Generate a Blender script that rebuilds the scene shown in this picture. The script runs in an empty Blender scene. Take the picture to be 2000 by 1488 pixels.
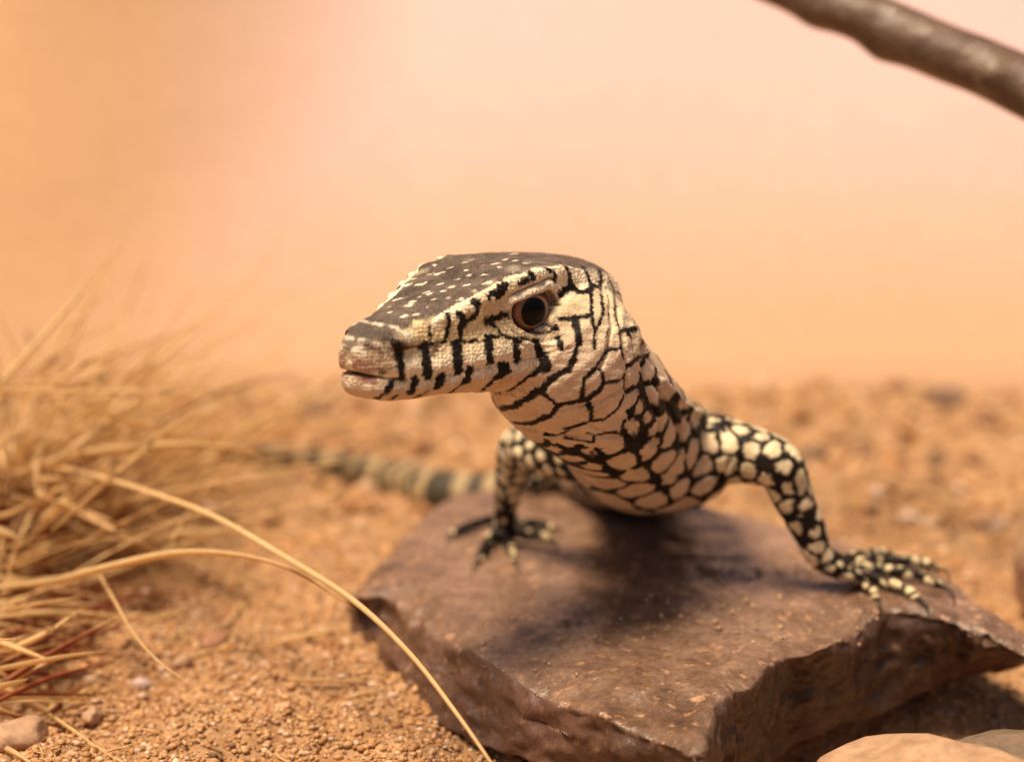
import bpy, bmesh, math, random
import numpy as np
from mathutils import Vector, Matrix, Quaternion
from mathutils.bvhtree import BVHTree
from mathutils.kdtree import KDTree

random.seed(7)
rng = np.random.default_rng(11)
S = bpy.context.scene
COL = S.collection

# ------------------------------------------------------------------ camera, sky, sun, exposure
PITCH = math.radians(12.0)
CAM_H = 1.25                      # one unit is ten centimetres
FPX = 3487.0                      # focal length in pixels of the 2000 px wide photograph
cam_data = bpy.data.cameras.new('camera')
cam_data.sensor_width = 36.0
cam_data.lens = 36.0 * FPX / 2000.0
cam_data.clip_start = 0.05
cam_data.clip_end = 200.0
cam_data.dof.use_dof = True
cam_data.dof.focus_distance = 2.97
cam_data.dof.aperture_fstop = (cam_data.lens / 1000.0) / 0.072
cam_data.dof.aperture_blades = 0
cam = bpy.data.objects.new('camera', cam_data)
cam.location = (0, 0, CAM_H)
cam.rotation_euler = (math.radians(90) - PITCH, 0, 0)
COL.objects.link(cam)
S.camera = cam

SUN_DIR = Vector((-0.27, -0.20, 0.94)).normalized()        # towards the sun
world = bpy.data.worlds.new('World')
S.world = world
world.use_nodes = True
wn = world.node_tree
bg = wn.nodes['Background']
sky = wn.nodes.new('ShaderNodeTexSky')
sky.sky_type = 'NISHITA'
sky.sun_disc = False
sky.sun_elevation = math.asin(SUN_DIR.z)
sky.sun_rotation = math.atan2(SUN_DIR.x, SUN_DIR.y)
sky.dust_density = 4.0
wn.links.new(sky.outputs[0], bg.inputs[0])
bg.inputs[1].default_value = 0.05

sun_data = bpy.data.lights.new('sun', 'SUN')
sun_data.energy = 4.6
sun_data.angle = math.radians(22.0)
sun_data.color = (1.0, 0.80, 0.56)
sun = bpy.data.objects.new('sun', sun_data)
sun.rotation_euler = SUN_DIR.to_track_quat('Z', 'Y').to_euler()
sun.location = SUN_DIR * 8
COL.objects.link(sun)

S.view_settings.view_transform = 'Standard'
S.view_settings.look = 'None'
S.view_settings.exposure = 0.40
S.view_settings.gamma = 1.0
S.view_settings.use_curve_mapping = False
S.render.engine = 'CYCLES'
S.cycles.use_denoising = True
S.cycles.max_bounces = 8
S.cycles.diffuse_bounces = 5

# ------------------------------------------------------------------ measuring helpers
AX_R = np.array([1.0, 0, 0])
AX_F = np.array([0, math.cos(PITCH), -math.sin(PITCH)])
AX_U = np.array([0, math.sin(PITCH), math.cos(PITCH)])
CAM = np.array([0, 0, CAM_H])


def ray(x, y):
    return AX_F + (x - 1000.0) / FPX * AX_R - (y - 744.0) / FPX * AX_U


def at(x, y, d):
    """the place seen at photo position x, y at depth d"""
    return CAM + d * ray(x, y)


def onz(x, y, z):
    r = ray(x, y)
    return CAM + r * ((z - CAM_H) / r[2])


def fade(t):
    return t * t * t * (t * (t * 6 - 15) + 10)


def hash3(ix, iy, iz, seed):
    h = (ix.astype(np.int64) * 374761393 + iy.astype(np.int64) * 668265263 + iz.astype(np.int64) * 2147483647 + seed * 974634777) & 0xffffffff
    h = ((h ^ (h >> 13)) * 1274126177) & 0xffffffff
    h = ((h ^ (h >> 16)) * 2246822519) & 0xffffffff
    h = h ^ (h >> 15)
    return (h & 0xffffff) / float(0xffffff) * 2 - 1


def noise(P, scale=1.0, seed=0):
    Q = np.asarray(P, float) * scale
    i = np.floor(Q)
    f = fade(Q - i)
    i = i.astype(np.int64)
    out = 0
    for dx in (0, 1):
        wx = f[:, 0] if dx else 1 - f[:, 0]
        for dy in (0, 1):
            wy = f[:, 1] if dy else 1 - f[:, 1]
            for dz in (0, 1):
                wz = f[:, 2] if dz else 1 - f[:, 2]
                out = out + wx * wy * wz * hash3(i[:, 0] + dx, i[:, 1] + dy, i[:, 2] + dz, seed)
    return out


def fbm(P, scale=1.0, octaves=4, seed=0, gain=0.5):
    a, s, out = 1.0, scale, 0
    for k in range(octaves):
        out = out + a * noise(P, s, seed + k * 17)
        a *= gain
        s *= 2.03
    return out


def sstep(a, b, x):
    t = np.clip((x - a) / (b - a), 0, 1)
    return t * t * (3 - 2 * t)


def catmull(pts, n):
    """dense smooth path through the rows of pts, n steps a piece"""
    P = np.asarray(pts, float)
    P = np.vstack([2 * P[0] - P[1], P, 2 * P[-1] - P[-2]])
    out = []
    for k in range(1, len(P) - 2):
        p0, p1, p2, p3 = P[k - 1], P[k], P[k + 1], P[k + 2]
        for t in np.arange(n) / n:
            out.append(0.5 * (2 * p1 + (p2 - p0) * t + (2 * p0 - 5 * p1 + 4 * p2 - p3) * t * t + (3 * p1 - p0 - 3 * p2 + p3) * t ** 3))
    out.append(P[-2])
    return np.array(out)


# ------------------------------------------------------------------ object helpers
def mesh_from(name, verts, faces, smooth=True):
    me = bpy.data.meshes.new(name)
    me.from_pydata([tuple(map(float, v)) for v in verts], [], [tuple(int(i) for i in f) for f in faces])
    me.update()
    if smooth:
        me.polygons.foreach_set('use_smooth', [True] * len(me.polygons))
    return me


def link(name, me, mat=None, parent=None):
    o = bpy.data.objects.new(name, me)
    COL.objects.link(o)
    if mat is not None and me is not None:
        me.materials.clear()
        me.materials.append(mat)
    if parent is not None:
        o.parent = parent
        o.matrix_parent_inverse = Matrix.Translation(-Vector(parent.location))
    return o


def tag(o, label=None, cat=None, group=None, kind=None):
    if label: o['label'] = label
    if cat: o['category'] = cat
    if group: o['group'] = group
    if kind: o['kind'] = kind
    return o


def thing(name, label, cat, loc=(0, 0, 0), group=None):
    o = bpy.data.objects.new(name, None)
    o.empty_display_size = 0.05
    o.location = [float(v) for v in loc]
    COL.objects.link(o)
    return tag(o, label, cat, group)


def set_colours(me, name, rgb):
    a = me.color_attributes.new(name, 'FLOAT_COLOR', 'POINT')
    buf = np.ones((len(me.vertices), 4), np.float32)
    buf[:, :3] = rgb
    a.data.foreach_set('color', buf.ravel())


def verts_of(me):
    v = np.empty(len(me.vertices) * 3, np.float32)
    me.vertices.foreach_get('co', v)
    return v.reshape(-1, 3).astype(float)


def put_verts(me, V):
    me.vertices.foreach_set('co', V.astype(np.float32).ravel())
    me.update()


def normals_of(me):
    v = np.empty(len(me.vertices) * 3, np.float32)
    me.vertex_normals.foreach_get('vector', v)
    return v.reshape(-1, 3).astype(float)


def voxel_mesh(name, verts, faces, size, smooth=6):
    """one closed skin round everything in verts, faces"""
    me = mesh_from(name + '_raw', verts, faces)
    o = bpy.data.objects.new(name + '_raw', me)
    COL.objects.link(o)
    m = o.modifiers.new('remesh', 'REMESH')
    m.mode = 'VOXEL'
    m.voxel_size = size
    m.use_smooth_shade = True
    if smooth:
        k = o.modifiers.new('smooth', 'SMOOTH')
        k.factor = 0.5
        k.iterations = smooth
    dg = bpy.context.evaluated_depsgraph_get()
    dg.update()
    out = bpy.data.meshes.new_from_object(o.evaluated_get(dg))
    out.name = name
    bpy.data.objects.remove(o)
    bpy.data.meshes.remove(me)
    return out


def bvh_of(me):
    V = verts_of(me)
    return BVHTree.FromPolygons([tuple(v) for v in V], [tuple(p.vertices) for p in me.polygons])


def cast(bvh, x, y):
    r = Vector(ray(x, y)).normalized()
    h = bvh.ray_cast(Vector(CAM), r)
    return (None, None) if h[0] is None else (np.array(h[0]), np.array(h[1]))


def tube(path, radii, n=12, flat=1.0, level=False):
    """closed tube along a path; flat squeezes it in the up direction"""
    P = np.asarray(path, float)
    r = np.asarray(radii, float)
    T = np.gradient(P, axis=0)
    T /= np.linalg.norm(T, axis=1)[:, None] + 1e-12
    V, F = [], []
    ref = np.array([0, 0, 1.0])
    if abs(T[0] @ ref) > 0.9: ref = np.array([0, 1.0, 0])
    side = np.cross(T[0], ref)
    for k in range(len(P)):
        if level: side = np.cross(T[k], np.array([0, 0, 1.0]))
        side = side - T[k] * (side @ T[k])
        side /= np.linalg.norm(side) + 1e-12
        up = np.cross(side, T[k])
        ra, rb = (r[k], r[k] * flat) if r.ndim == 1 else r[k]
        for j in range(n):
            a = 2 * math.pi * j / n
            V.append(P[k] + side * math.cos(a) * ra + up * math.sin(a) * rb)
    m = len(P)
    for k in range(m - 1):
        for j in range(n):
            a, b = k * n + j, k * n + (j + 1) % n
            F.append((a, b, b + n, a + n))
    V.append(P[0]); V.append(P[-1])
    for j in range(n):
        F.append((m * n, (j + 1) % n, j))
        F.append((m * n + 1, (m - 1) * n + j, (m - 1) * n + (j + 1) % n))
    return np.array(V), F


def ellipsoid(c, ax, n=12):
    V, F = [], []
    ax = np.asarray(ax, float)          # three rows: the half axes
    for i in range(1, n):
        t = math.pi * i / n
        for j in range(2 * n):
            a = math.pi * j / n
            V.append(np.asarray(c) + math.cos(t) * ax[2] + math.sin(t) * (math.cos(a) * ax[0] + math.sin(a) * ax[1]))
    m = 2 * n
    for i in range(n - 2):
        for j in range(m):
            a, b = i * m + j, i * m + (j + 1) % m
            F.append((a, a + m, b + m, b))
    V.append(np.asarray(c) + ax[2]); V.append(np.asarray(c) - ax[2])
    k = len(V)
    for j in range(m):
        F.append((k - 2, j, (j + 1) % m))
        F.append((k - 1, (n - 2) * m + (j + 1) % m, (n - 2) * m + j))
    return np.array(V), F


# ------------------------------------------------------------------ materials
def new_mat(name):
    m = bpy.data.materials.new(name)
    m.use_nodes = True
    nt = m.node_tree
    return m, nt, nt.nodes['Principled BSDF'], nt.nodes, nt.links


def n_noise(nt, scale, detail=4, rough=0.55, coord=None, dist=0.0):
    n = nt.nodes.new('ShaderNodeTexNoise')
    n.inputs['Scale'].default_value = scale
    n.inputs['Detail'].default_value = detail
    n.inputs['Roughness'].default_value = rough
    n.inputs['Distortion'].default_value = dist
    if coord is not None: nt.links.new(coord, n.inputs['Vector'])
    return n


def n_ramp(nt, src, stops):
    r = nt.nodes.new('ShaderNodeValToRGB')
    e = r.color_ramp.elements
    while len(e) > 1: e.remove(e[-1])
    for k, (p, c) in enumerate(stops):
        q = e[0] if k == 0 else e.new(p)
        q.position = p
        q.color = (*c, 1) if len(c) == 3 else c
    nt.links.new(src, r.inputs[0])
    return r


def n_mix(nt, fac, a, b, mode='MIX'):
    m = nt.nodes.new('ShaderNodeMix')
    m.data_type = 'RGBA'
    m.blend_type = mode
    for s, v in ((m.inputs['Factor'], fac), (m.inputs[6], a), (m.inputs[7], b)):
        if hasattr(v, 'is_linked') or isinstance(v, bpy.types.NodeSocket): nt.links.new(v, s)
        elif isinstance(v, (int, float)): s.default_value = v
        else: s.default_value = (*v, 1)
    return m.outputs[2]


def n_bump(nt, height, strength, dist, prev=None):
    b = nt.nodes.new('ShaderNodeBump')
    b.inputs['Strength'].default_value = strength
    b.inputs['Distance'].default_value = dist
    nt.links.new(height, b.inputs['Height'])
    if prev is not None: nt.links.new(prev, b.inputs['Normal'])
    return b.outputs[0]


def coord_of(nt):
    return nt.nodes.new('ShaderNodeTexCoord').outputs['Object']


def attr(nt, name):
    a = nt.nodes.new('ShaderNodeAttribute')
    a.attribute_name = name
    return a.outputs['Color']


def mat_sand():
    m, nt, p, N, L = new_mat('sand')
    co = coord_of(nt)
    big = n_noise(nt, 3.2, 5, 0.6, co)
    mid = n_noise(nt, 17, 4, 0.6, co)
    fine = n_noise(nt, 90, 3, 0.6, co)
    c1 = n_ramp(nt, big.outputs[0], [(0.30, (0.27, 0.143, 0.065)), (0.52, (0.38, 0.213, 0.103)), (0.72, (0.44, 0.263, 0.135))])
    c2 = n_ramp(nt, mid.outputs[0], [(0.30, (0.16, 0.078, 0.038)), (0.48, (0.40, 0.232, 0.116)), (0.70, (0.50, 0.325, 0.185))])
    c = n_mix(nt, 0.5, c1.outputs[0], c2.outputs[0])
    c3 = n_ramp(nt, fine.outputs[0], [(0.3, (0.55, 0.5, 0.48)), (0.6, (1.1, 1.08, 1.05))])
    c = n_mix(nt, 0.6, c, c3.outputs[0], 'MULTIPLY')
    L.new(c, p.inputs['Base Color'])
    p.inputs['Roughness'].default_value = 0.9
    p.inputs['Specular IOR Level'].default_value = 0.15
    v = n_bump(nt, fine.outputs[0], 0.6, 0.008)
    L.new(v, p.inputs['Normal'])
    return m


def mat_grain():
    m, nt, p, N, L = new_mat('grain')
    co = coord_of(nt)
    f = n_noise(nt, 120, 3, 0.6, co)
    r = n_ramp(nt, f.outputs[0], [(0.3, (0.7, 0.66, 0.62)), (0.65, (1.1, 1.08, 1.06))])
    c = n_mix(nt, 0.7, attr(nt, 'tint'), r.outputs[0], 'MULTIPLY')
    L.new(c, p.inputs['Base Color'])
    p.inputs['Roughness'].default_value = 0.65
    p.inputs['Specular IOR Level'].default_value = 0.3
    return m


def mat_rock():
    m, nt, p, N, L = new_mat('slab_stone')
    co = coord_of(nt)
    big = n_noise(nt, 3.4, 6, 0.62, co, 0.25)
    mid = n_noise(nt, 16, 6, 0.68, co, 0.15)
    fine = n_noise(nt, 75, 5, 0.7, co)
    spk = n_noise(nt, 48, 2, 0.5, co)
    c1 = n_ramp(nt, big.outputs[0], [(0.28, (0.056, 0.029, 0.017)), (0.5, (0.195, 0.114, 0.072)), (0.68, (0.38, 0.24, 0.165))])
    c2 = n_ramp(nt, mid.outputs[0], [(0.30, (0.052, 0.026, 0.015)), (0.50, (0.195, 0.114, 0.072)), (0.72, (0.40, 0.255, 0.175))])
    c = n_mix(nt, 0.5, c1.outputs[0], c2.outputs[0])
    sp = n_ramp(nt, spk.outputs[0], [(0.60, (0, 0, 0)), (0.69, (1, 1, 1))])
    c = n_mix(nt, sp.outputs[0], c, (0.42, 0.24, 0.14))
    dk = n_ramp(nt, fine.outputs[0], [(0.32, (0.45, 0.40, 0.38)), (0.58, (1.08, 1.06, 1.05))])
    c = n_mix(nt, 0.75, c, dk.outputs[0], 'MULTIPLY')
    # broken sides are iron red, with shade painted in to darken them
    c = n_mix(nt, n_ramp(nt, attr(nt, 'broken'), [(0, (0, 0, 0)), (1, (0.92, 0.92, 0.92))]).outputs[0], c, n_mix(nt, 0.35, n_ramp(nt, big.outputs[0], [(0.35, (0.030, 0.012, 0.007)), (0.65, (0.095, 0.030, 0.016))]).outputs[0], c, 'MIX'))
    L.new(c, p.inputs['Base Color'])
    rr = n_ramp(nt, mid.outputs[0], [(0.3, (0.22, 0.22, 0.22)), (0.7, (0.38, 0.38, 0.38))])
    L.new(rr.outputs[0], p.inputs['Roughness'])
    p.inputs['Specular IOR Level'].default_value = 0.45
    v = n_bump(nt, mid.outputs[0], 0.30, 0.014)
    v = n_bump(nt, fine.outputs[0], 0.38, 0.005, v)
    L.new(v, p.inputs['Normal'])
    return m


def mat_stone(name, a, b, c3, scale=9.0, rough=0.7):
    m, nt, p, N, L = new_mat(name)
    co = coord_of(nt)
    n1 = n_noise(nt, scale, 6, 0.65, co, 0.7)
    n2 = n_noise(nt, scale * 7, 4, 0.6, co)
    r = n_ramp(nt, n1.outputs[0], [(0.3, a), (0.52, b), (0.72, c3)])
    k = n_ramp(nt, n2.outputs[0], [(0.3, (0.6, 0.56, 0.54)), (0.6, (1.06, 1.05, 1.04))])
    L.new(n_mix(nt, 0.6, r.outputs[0], k.outputs[0], 'MULTIPLY'), p.inputs['Base Color'])
    p.inputs['Roughness'].default_value = rough
    L.new(n_bump(nt, n2.outputs[0], 0.5, 0.006, n_bump(nt, n1.outputs[0], 0.4, 0.02)), p.inputs['Normal'])
    return m


def mat_wall():
    m, nt, p, N, L = new_mat('peach_plaster')
    co = coord_of(nt)
    big = n_noise(nt, 0.55, 2, 0.4, co)
    fine = n_noise(nt, 14, 5, 0.6, co)
    c = n_ramp(nt, big.outputs[0], [(0.3, (0.62, 0.420, 0.39)), (0.55, (0.63, 0.430, 0.415)), (0.75, (0.64, 0.445, 0.44))])
    # the light's fall-off is painted in: ochre towards the foot and left end
    sx = N.new('ShaderNodeSeparateXYZ'); L.new(co, sx.inputs[0])
    mr = N.new('ShaderNodeMapRange'); mr.inputs[1].default_value = 0.0; mr.inputs[2].default_value = 1.15; mr.inputs[3].default_value = 0.92; mr.inputs[4].default_value = 0.0
    mr.interpolation_type = 'SMOOTHSTEP'
    L.new(sx.outputs[2], mr.inputs[0])
    ml = N.new('ShaderNodeMapRange'); ml.inputs[1].default_value = -1.55; ml.inputs[2].default_value = -0.15; ml.inputs[3].default_value = 1.0; ml.inputs[4].default_value = 0.0
    ml.interpolation_type = 'SMOOTHSTEP'
    L.new(sx.outputs[0], ml.inputs[0])
    mx = N.new('ShaderNodeMath'); mx.operation = 'MAXIMUM'
    L.new(mr.outputs[0], mx.inputs[0]); L.new(ml.outputs[0], mx.inputs[1])
    c = n_mix(nt, mx.outputs[0], c.outputs[0], (0.56, 0.340, 0.190))
    k = n_ramp(nt, fine.outputs[0], [(0.3, (0.94, 0.93, 0.92)), (0.6, (1.02, 1.02, 1.02))])
    L.new(n_mix(nt, 0.7, c, k.outputs[0], 'MULTIPLY'), p.inputs['Base Color'])
    p.inputs['Roughness'].default_value = 0.95
    p.inputs['Specular IOR Level'].default_value = 0.1
    L.new(n_bump(nt, fine.outputs[0], 0.2, 0.02), p.inputs['Normal'])
    return m


def mat_straw(name, base, dark):
    m, nt, p, N, L = new_mat(name)
    oi = N.new('ShaderNodeObjectInfo')
    co = coord_of(nt)
    n1 = n_noise(nt, 6, 4, 0.6, co)
    n2 = n_noise(nt, 60, 3, 0.6, co)
    c = n_mix(nt, n_ramp(nt, n1.outputs[0], [(0.35, (0, 0, 0)), (0.7, (1, 1, 1))]).outputs[0], base, dark)
    k = n_ramp(nt, oi.outputs['Random'], [(0.0, (0.80, 0.74, 0.66)), (0.4, (1, 1, 1)), (1.0, (1.1, 1.08, 1.04))])
    c = n_mix(nt, 0.9, c, k.outputs[0], 'MULTIPLY')
    k2 = n_ramp(nt, n2.outputs[0], [(0.3, (0.8, 0.78, 0.74)), (0.65, (1.06, 1.05, 1.03))])
    L.new(n_mix(nt, 0.7, c, k2.outputs[0], 'MULTIPLY'), p.inputs['Base Color'])
    p.inputs['Roughness'].default_value = 0.55
    p.inputs['Specular IOR Level'].default_value = 0.3
    tr = N.new('ShaderNodeBsdfTranslucent'); tr.inputs['Color'].default_value = (*base, 1)
    ms = N.new('ShaderNodeMixShader'); ms.inputs[0].default_value = 0.5
    L.new(p.outputs[0], ms.inputs[1]); L.new(tr.outputs[0], ms.inputs[2])
    L.new(ms.outputs[0], N['Material Output'].inputs[0])
    return m


def mat_bark():
    m, nt, p, N, L = new_mat('branch_bark')
    co = coord_of(nt)
    mp = N.new('ShaderNodeMapping'); mp.inputs['Scale'].default_value = (2.5, 12, 12)
    L.new(co, mp.inputs[0])
    n1 = n_noise(nt, 2.0, 6, 0.65, mp.outputs[0], 0.4)
    n2 = n_noise(nt, 40, 4, 0.6, co)
    r = n_ramp(nt, n1.outputs[0], [(0.3, (0.085, 0.045, 0.027)), (0.55, (0.155, 0.093, 0.058)), (0.75, (0.25, 0.17, 0.12))])
    L.new(r.outputs[0], p.inputs['Base Color'])
    p.inputs['Roughness'].default_value = 0.36
    L.new(n_bump(nt, n2.outputs[0], 0.3, 0.01, n_bump(nt, n1.outputs[0], 0.5, 0.02)), p.inputs['Normal'])
    return m


def mat_skin():
    m, nt, p, N, L = new_mat('lizard_skin')
    co = coord_of(nt)
    base = attr(nt, 'skin')
    v = N.new('ShaderNodeTexVoronoi'); v.inputs['Scale'].default_value = 165; v.inputs['Randomness'].default_value = 0.6
    L.new(co, v.inputs['Vector'])
    n1 = n_noise(nt, 26, 4, 0.6, co)
    n2 = n_noise(nt, 160, 3, 0.6, co)
    k = n_ramp(nt, n1.outputs[0], [(0.3, (0.80, 0.75, 0.68)), (0.62, (1.06, 1.06, 1.05))])
    c = n_mix(nt, 0.8, base, k.outputs[0], 'MULTIPLY')
    gr = n_ramp(nt, v.outputs['Distance'], [(0.25, (1.04, 1.03, 1.03)), (0.75, (0.66, 0.56, 0.46))])
    c = n_mix(nt, n_ramp(nt, attr(nt, 'scaly'), [(0, (.15, .15, .15)), (1, (.55, .55, .55))]).outputs[0], c, gr.outputs[0], 'MULTIPLY')
    L.new(c, p.inputs['Base Color'])
    p.inputs['Roughness'].default_value = 0.55
    p.inputs['Specular IOR Level'].default_value = 0.2
    inv = N.new('ShaderNodeMath'); inv.operation = 'SUBTRACT'; inv.inputs[0].default_value = 1.0
    L.new(v.outputs['Distance'], inv.inputs[1])
    v2 = N.new('ShaderNodeTexVoronoi'); v2.inputs['Scale'].default_value = 270
    L.new(co, v2.inputs['Vector'])
    hm = N.new('ShaderNodeMath'); hm.operation = 'MULTIPLY'
    L.new(inv.outputs[0], hm.inputs[0]); L.new(attr(nt, 'scaly'), hm.inputs[1])
    hs = N.new('ShaderNodeMath'); hs.operation = 'MULTIPLY_ADD'; hs.inputs[1].default_value = -0.28
    L.new(v2.outputs['Distance'], hs.inputs[0]); L.new(hm.outputs[0], hs.inputs[2])
    b = n_bump(nt, hs.outputs[0], 0.45, 0.0055)
    b = n_bump(nt, n2.outputs[0], 0.15, 0.003, b)
    L.new(b, p.inputs['Normal'])
    return m


def mat_plain(name, col, rough, spec=0.5, coat=0.0):
    m, nt, p, N, L = new_mat(name)
    co = coord_of(nt)
    n1 = n_noise(nt, 130, 3, 0.6, co)
    k = n_ramp(nt, n1.outputs[0], [(0.3, (0.7, 0.7, 0.7)), (0.7, (1.15, 1.12, 1.1))])
    L.new(n_mix(nt, 0.6, col, k.outputs[0], 'MULTIPLY'), p.inputs['Base Color'])
    p.inputs['Roughness'].default_value = rough
    p.inputs['Specular IOR Level'].default_value = spec
    p.inputs['Coat Weight'].default_value = coat
    p.inputs['Coat Roughness'].default_value = 0.03
    return m


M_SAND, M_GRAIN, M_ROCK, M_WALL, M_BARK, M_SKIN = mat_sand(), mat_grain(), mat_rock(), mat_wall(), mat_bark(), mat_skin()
M_STRAW = mat_straw('straw', (0.93, 0.71, 0.40), (0.84, 0.59, 0.30))
M_STRAW_RED = mat_straw('reddish_straw', (0.44, 0.155, 0.062), (0.27, 0.08, 0.034))
M_CLAW = mat_plain('claw_horn', (0.035, 0.024, 0.018), 0.35)
M_PUPIL = mat_plain('pupil', (0.003, 0.002, 0.002), 0.22, 0.14, 0.0)

# ------------------------------------------------------------------ ground
def ground_z(x, y):
    x = np.asarray(x, float); y = np.asarray(y, float)
    P = np.stack([x, y, np.zeros_like(x)], -1).reshape(-1, 3)
    z = 0.030 * fbm(P, 2.6, 3, 3) + 0.014 * fbm(P, 9.0, 3, 5) - 0.012
    z = z.reshape(x.shape)
    dip = np.exp(-(((x - 0.66) / 0.44) ** 2 + ((y - 2.86) / 0.36) ** 2))
    flat = np.exp(-(((x - 0.3) / 0.6) ** 2 + ((y - 3.4) / 0.7) ** 2))
    return z * (1 - 0.7 * flat) - 0.40 * dip - 0.02 * flat


def ax_steps(lo, a, b, hi, fine, coarse):
    l = -np.geomspace(coarse * 0.15, a - lo, 14)[::-1] + a
    r = np.geomspace(coarse * 0.15, hi - b, 14) + b
    return np.concatenate([l, np.arange(a, b, fine), r])


gx = ax_steps(-9, -2.0, 2.0, 9, 0.0125, 0.4)
gy = ax_steps(-4, 2.3, 5.9, 9, 0.0125, 0.4)
X, Y = np.meshgrid(gx, gy)
Zg = ground_z(X, Y)
P3 = np.stack([X, Y, Zg], -1).reshape(-1, 3)
amp = (0.0075 * fbm(P3 * [1, 1, 0], 34, 3, 21)).reshape(X.shape)
lump = np.maximum(0, fbm(P3 * [1, 1, 0], 11, 2, 31)).reshape(X.shape) * 0.034
Zg = Zg + amp + lump * sstep(3.4, 4.4, Y)
nx, ny = len(gx), len(gy)
idx = np.arange(nx * ny).reshape(ny, nx)
quads = np.stack([idx[:-1, :-1], idx[:-1, 1:], idx[1:, 1:], idx[1:, :-1]], -1).reshape(-1, 4)
ground_me = mesh_from('sand_ground', np.stack([X, Y, Zg], -1).reshape(-1, 3), quads)
ground = tag(link('sand_ground', ground_me, M_SAND), 'orange sand floor strewn with grit', None, None, 'structure')


def gz1(x, y):
    return float(ground_z(np.array([x]), np.array([y]))[0])


# ------------------------------------------------------------------ back wall
wx = np.linspace(-6.5, 6.5, 131)
wz = np.linspace(-0.35, 3.4, 60)
WX, WZ = np.meshgrid(wx, wz)
left = sstep(-0.35, -1.9, WX)
lean = 1 - 0.55 * left
zz = np.maximum(WZ, 0)
WY = 5.72 + lean * (0.95 * zz + 0.12 * zz ** 2) + 0.10 * np.maximum(0, -0.8 - WX) ** 2
WY = WY + 0.03 * fbm(np.stack([WX, WZ, WX * 0], -1).reshape(-1, 3), 0.9, 2, 77).reshape(WX.shape)
front = np.stack([WX, WY, WZ], -1).reshape(-1, 3)
back = front + [0, 0.35, 0]
h, w = WX.shape
wi = np.arange(h * w).reshape(h, w)
wf = np.stack([wi[:-1, :-1], wi[:-1, 1:], wi[1:, 1:], wi[1:, :-1]], -1).reshape(-1, 4)
faces = [tuple(f) for f in wf] + [tuple(f[::-1] + h * w) for f in wf]
for line in (wi[0, :][::-1], wi[-1, :], wi[:, 0], wi[:, -1][::-1]):
    for a, b in zip(line[:-1], line[1:]): faces.append((a, b, b + h * w, a + h * w))
tag(link('back_wall', mesh_from('back_wall', np.vstack([front, back]), faces), M_WALL),
    'smooth peach plaster wall closing off the sand behind the lizard', 'wall')

# ------------------------------------------------------------------ the slab under the lizard
RIM = [(690, 1168, .11), (715, 1125, .12), (770, 1072, .13), (830, 1003, .14), (880, 965, .145), (950, 946, .15), (1050, 940, .15),
       (1180, 940, .15), (1300, 960, .15), (1395, 990, .155), (1480, 1005, .155), (1570, 1030, .155), (1650, 1060, .155), (1720, 1083, .155),
       (1800, 1105, .15), (1850, 1128, .145), (1905, 1172, .135), (1960, 1215, .130), (2050, 1272, .118),
       (2020, 1290, .11), (1920, 1252, .12), (1850, 1212, .135), (1790, 1194, .14), (1738, 1186, .145), (1700, 1208, .145), (1665, 1240, .145),
       (1605, 1268, .14), (1540, 1270, .14), (1500, 1296, .14), (1468, 1328, .135), (1428, 1346, .135), (1396, 1382, .13), (1380, 1430, .125), (1372, 1490, .12),
       (1340, 1475, .112), (1250, 1428, .115), (1150, 1387, .115), (1050, 1342, .12), (960, 1292, .12), (890, 1248, .12), (830, 1210, .12), (795, 1178, .12), (755, 1152, .12)]
FOOT = {19: (2020, 1305, .03), 20: (1945, 1306, -.01), 21: (1880, 1332, -.03), 22: (1805, 1365, -.05), 23: (1742, 1388, -.06), 24: (1698, 1405, -.07), 25: (1660, 1420, -.08),
        26: (1600, 1443, -.09), 27: (1560, 1458, -.10), 28: (1530, 1478, -.10), 29: (1500, 1496, -.10), 30: (1478, 1512, -.10), 31: (1450, 1530, -.10), 32: (1420, 1545, -.07), 33: (1370, 1570, -.06),
        34: (1310, 1560, -.04), 35: (1200, 1560, -.03), 36: (1085, 1525, -.03), 37: (970, 1482, -.03), 38: (884, 1438, -.03), 39: (806, 1388, -.03), 40: (745, 1330, -.03), 41: (705, 1272, -.03), 42: (690, 1225, -.03), 0: (672, 1200, -.02)}
rim = np.array([onz(*p) for p in RIM])
cen = rim.mean(0)
foot = []
for k, q in enumerate(rim):
    if k in FOOT: foot.append(onz(*FOOT[k]))
    else:
        out = (q - cen) * [1, 1, 0]
        foot.append(q + out / np.linalg.norm(out) * 0.04 - [0, 0, q[2] + 0.06])
foot = np.array(foot)
foot[15:20] = [[.885, 3.40, -.02], [.925, 3.345, -.01], [.965, 3.28, .0], [1.005, 3.20, .03], [.985, 3.18, .03]]
n = len(rim)
bmr = bmesh.new()
tv = [bmr.verts.new(p) for p in rim]
fv = [bmr.verts.new(p) for p in foot]
bmr.faces.new(tv); bmr.faces.new(fv[::-1])
for k in range(n):
    bmr.faces.new((tv[(k + 1) % n], tv[k], fv[k], fv[(k + 1) % n]))
bmesh.ops.triangulate(bmr, faces=bmr.faces[:])
bmesh.ops.recalc_face_normals(bmr, faces=bmr.faces[:])
rv = np.array([v.co[:] for v in bmr.verts]); rf = [tuple(v.index for v in f.verts) for f in bmr.faces]
bmr.verts.index_update()
rf = [tuple(v.index for v in f.verts) for f in bmr.faces]
bmr.free()
rock_me = voxel_mesh('slab_rock', rv, rf, 0.0070, 15)
V = verts_of(rock_me); Nn = normals_of(rock_me)
top = sstep(0.35, 0.75, Nn[:, 2])
d = 0.010 * fbm(V, 3.5, 4, 41) + 0.004 * fbm(V, 17, 3, 43)
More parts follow.
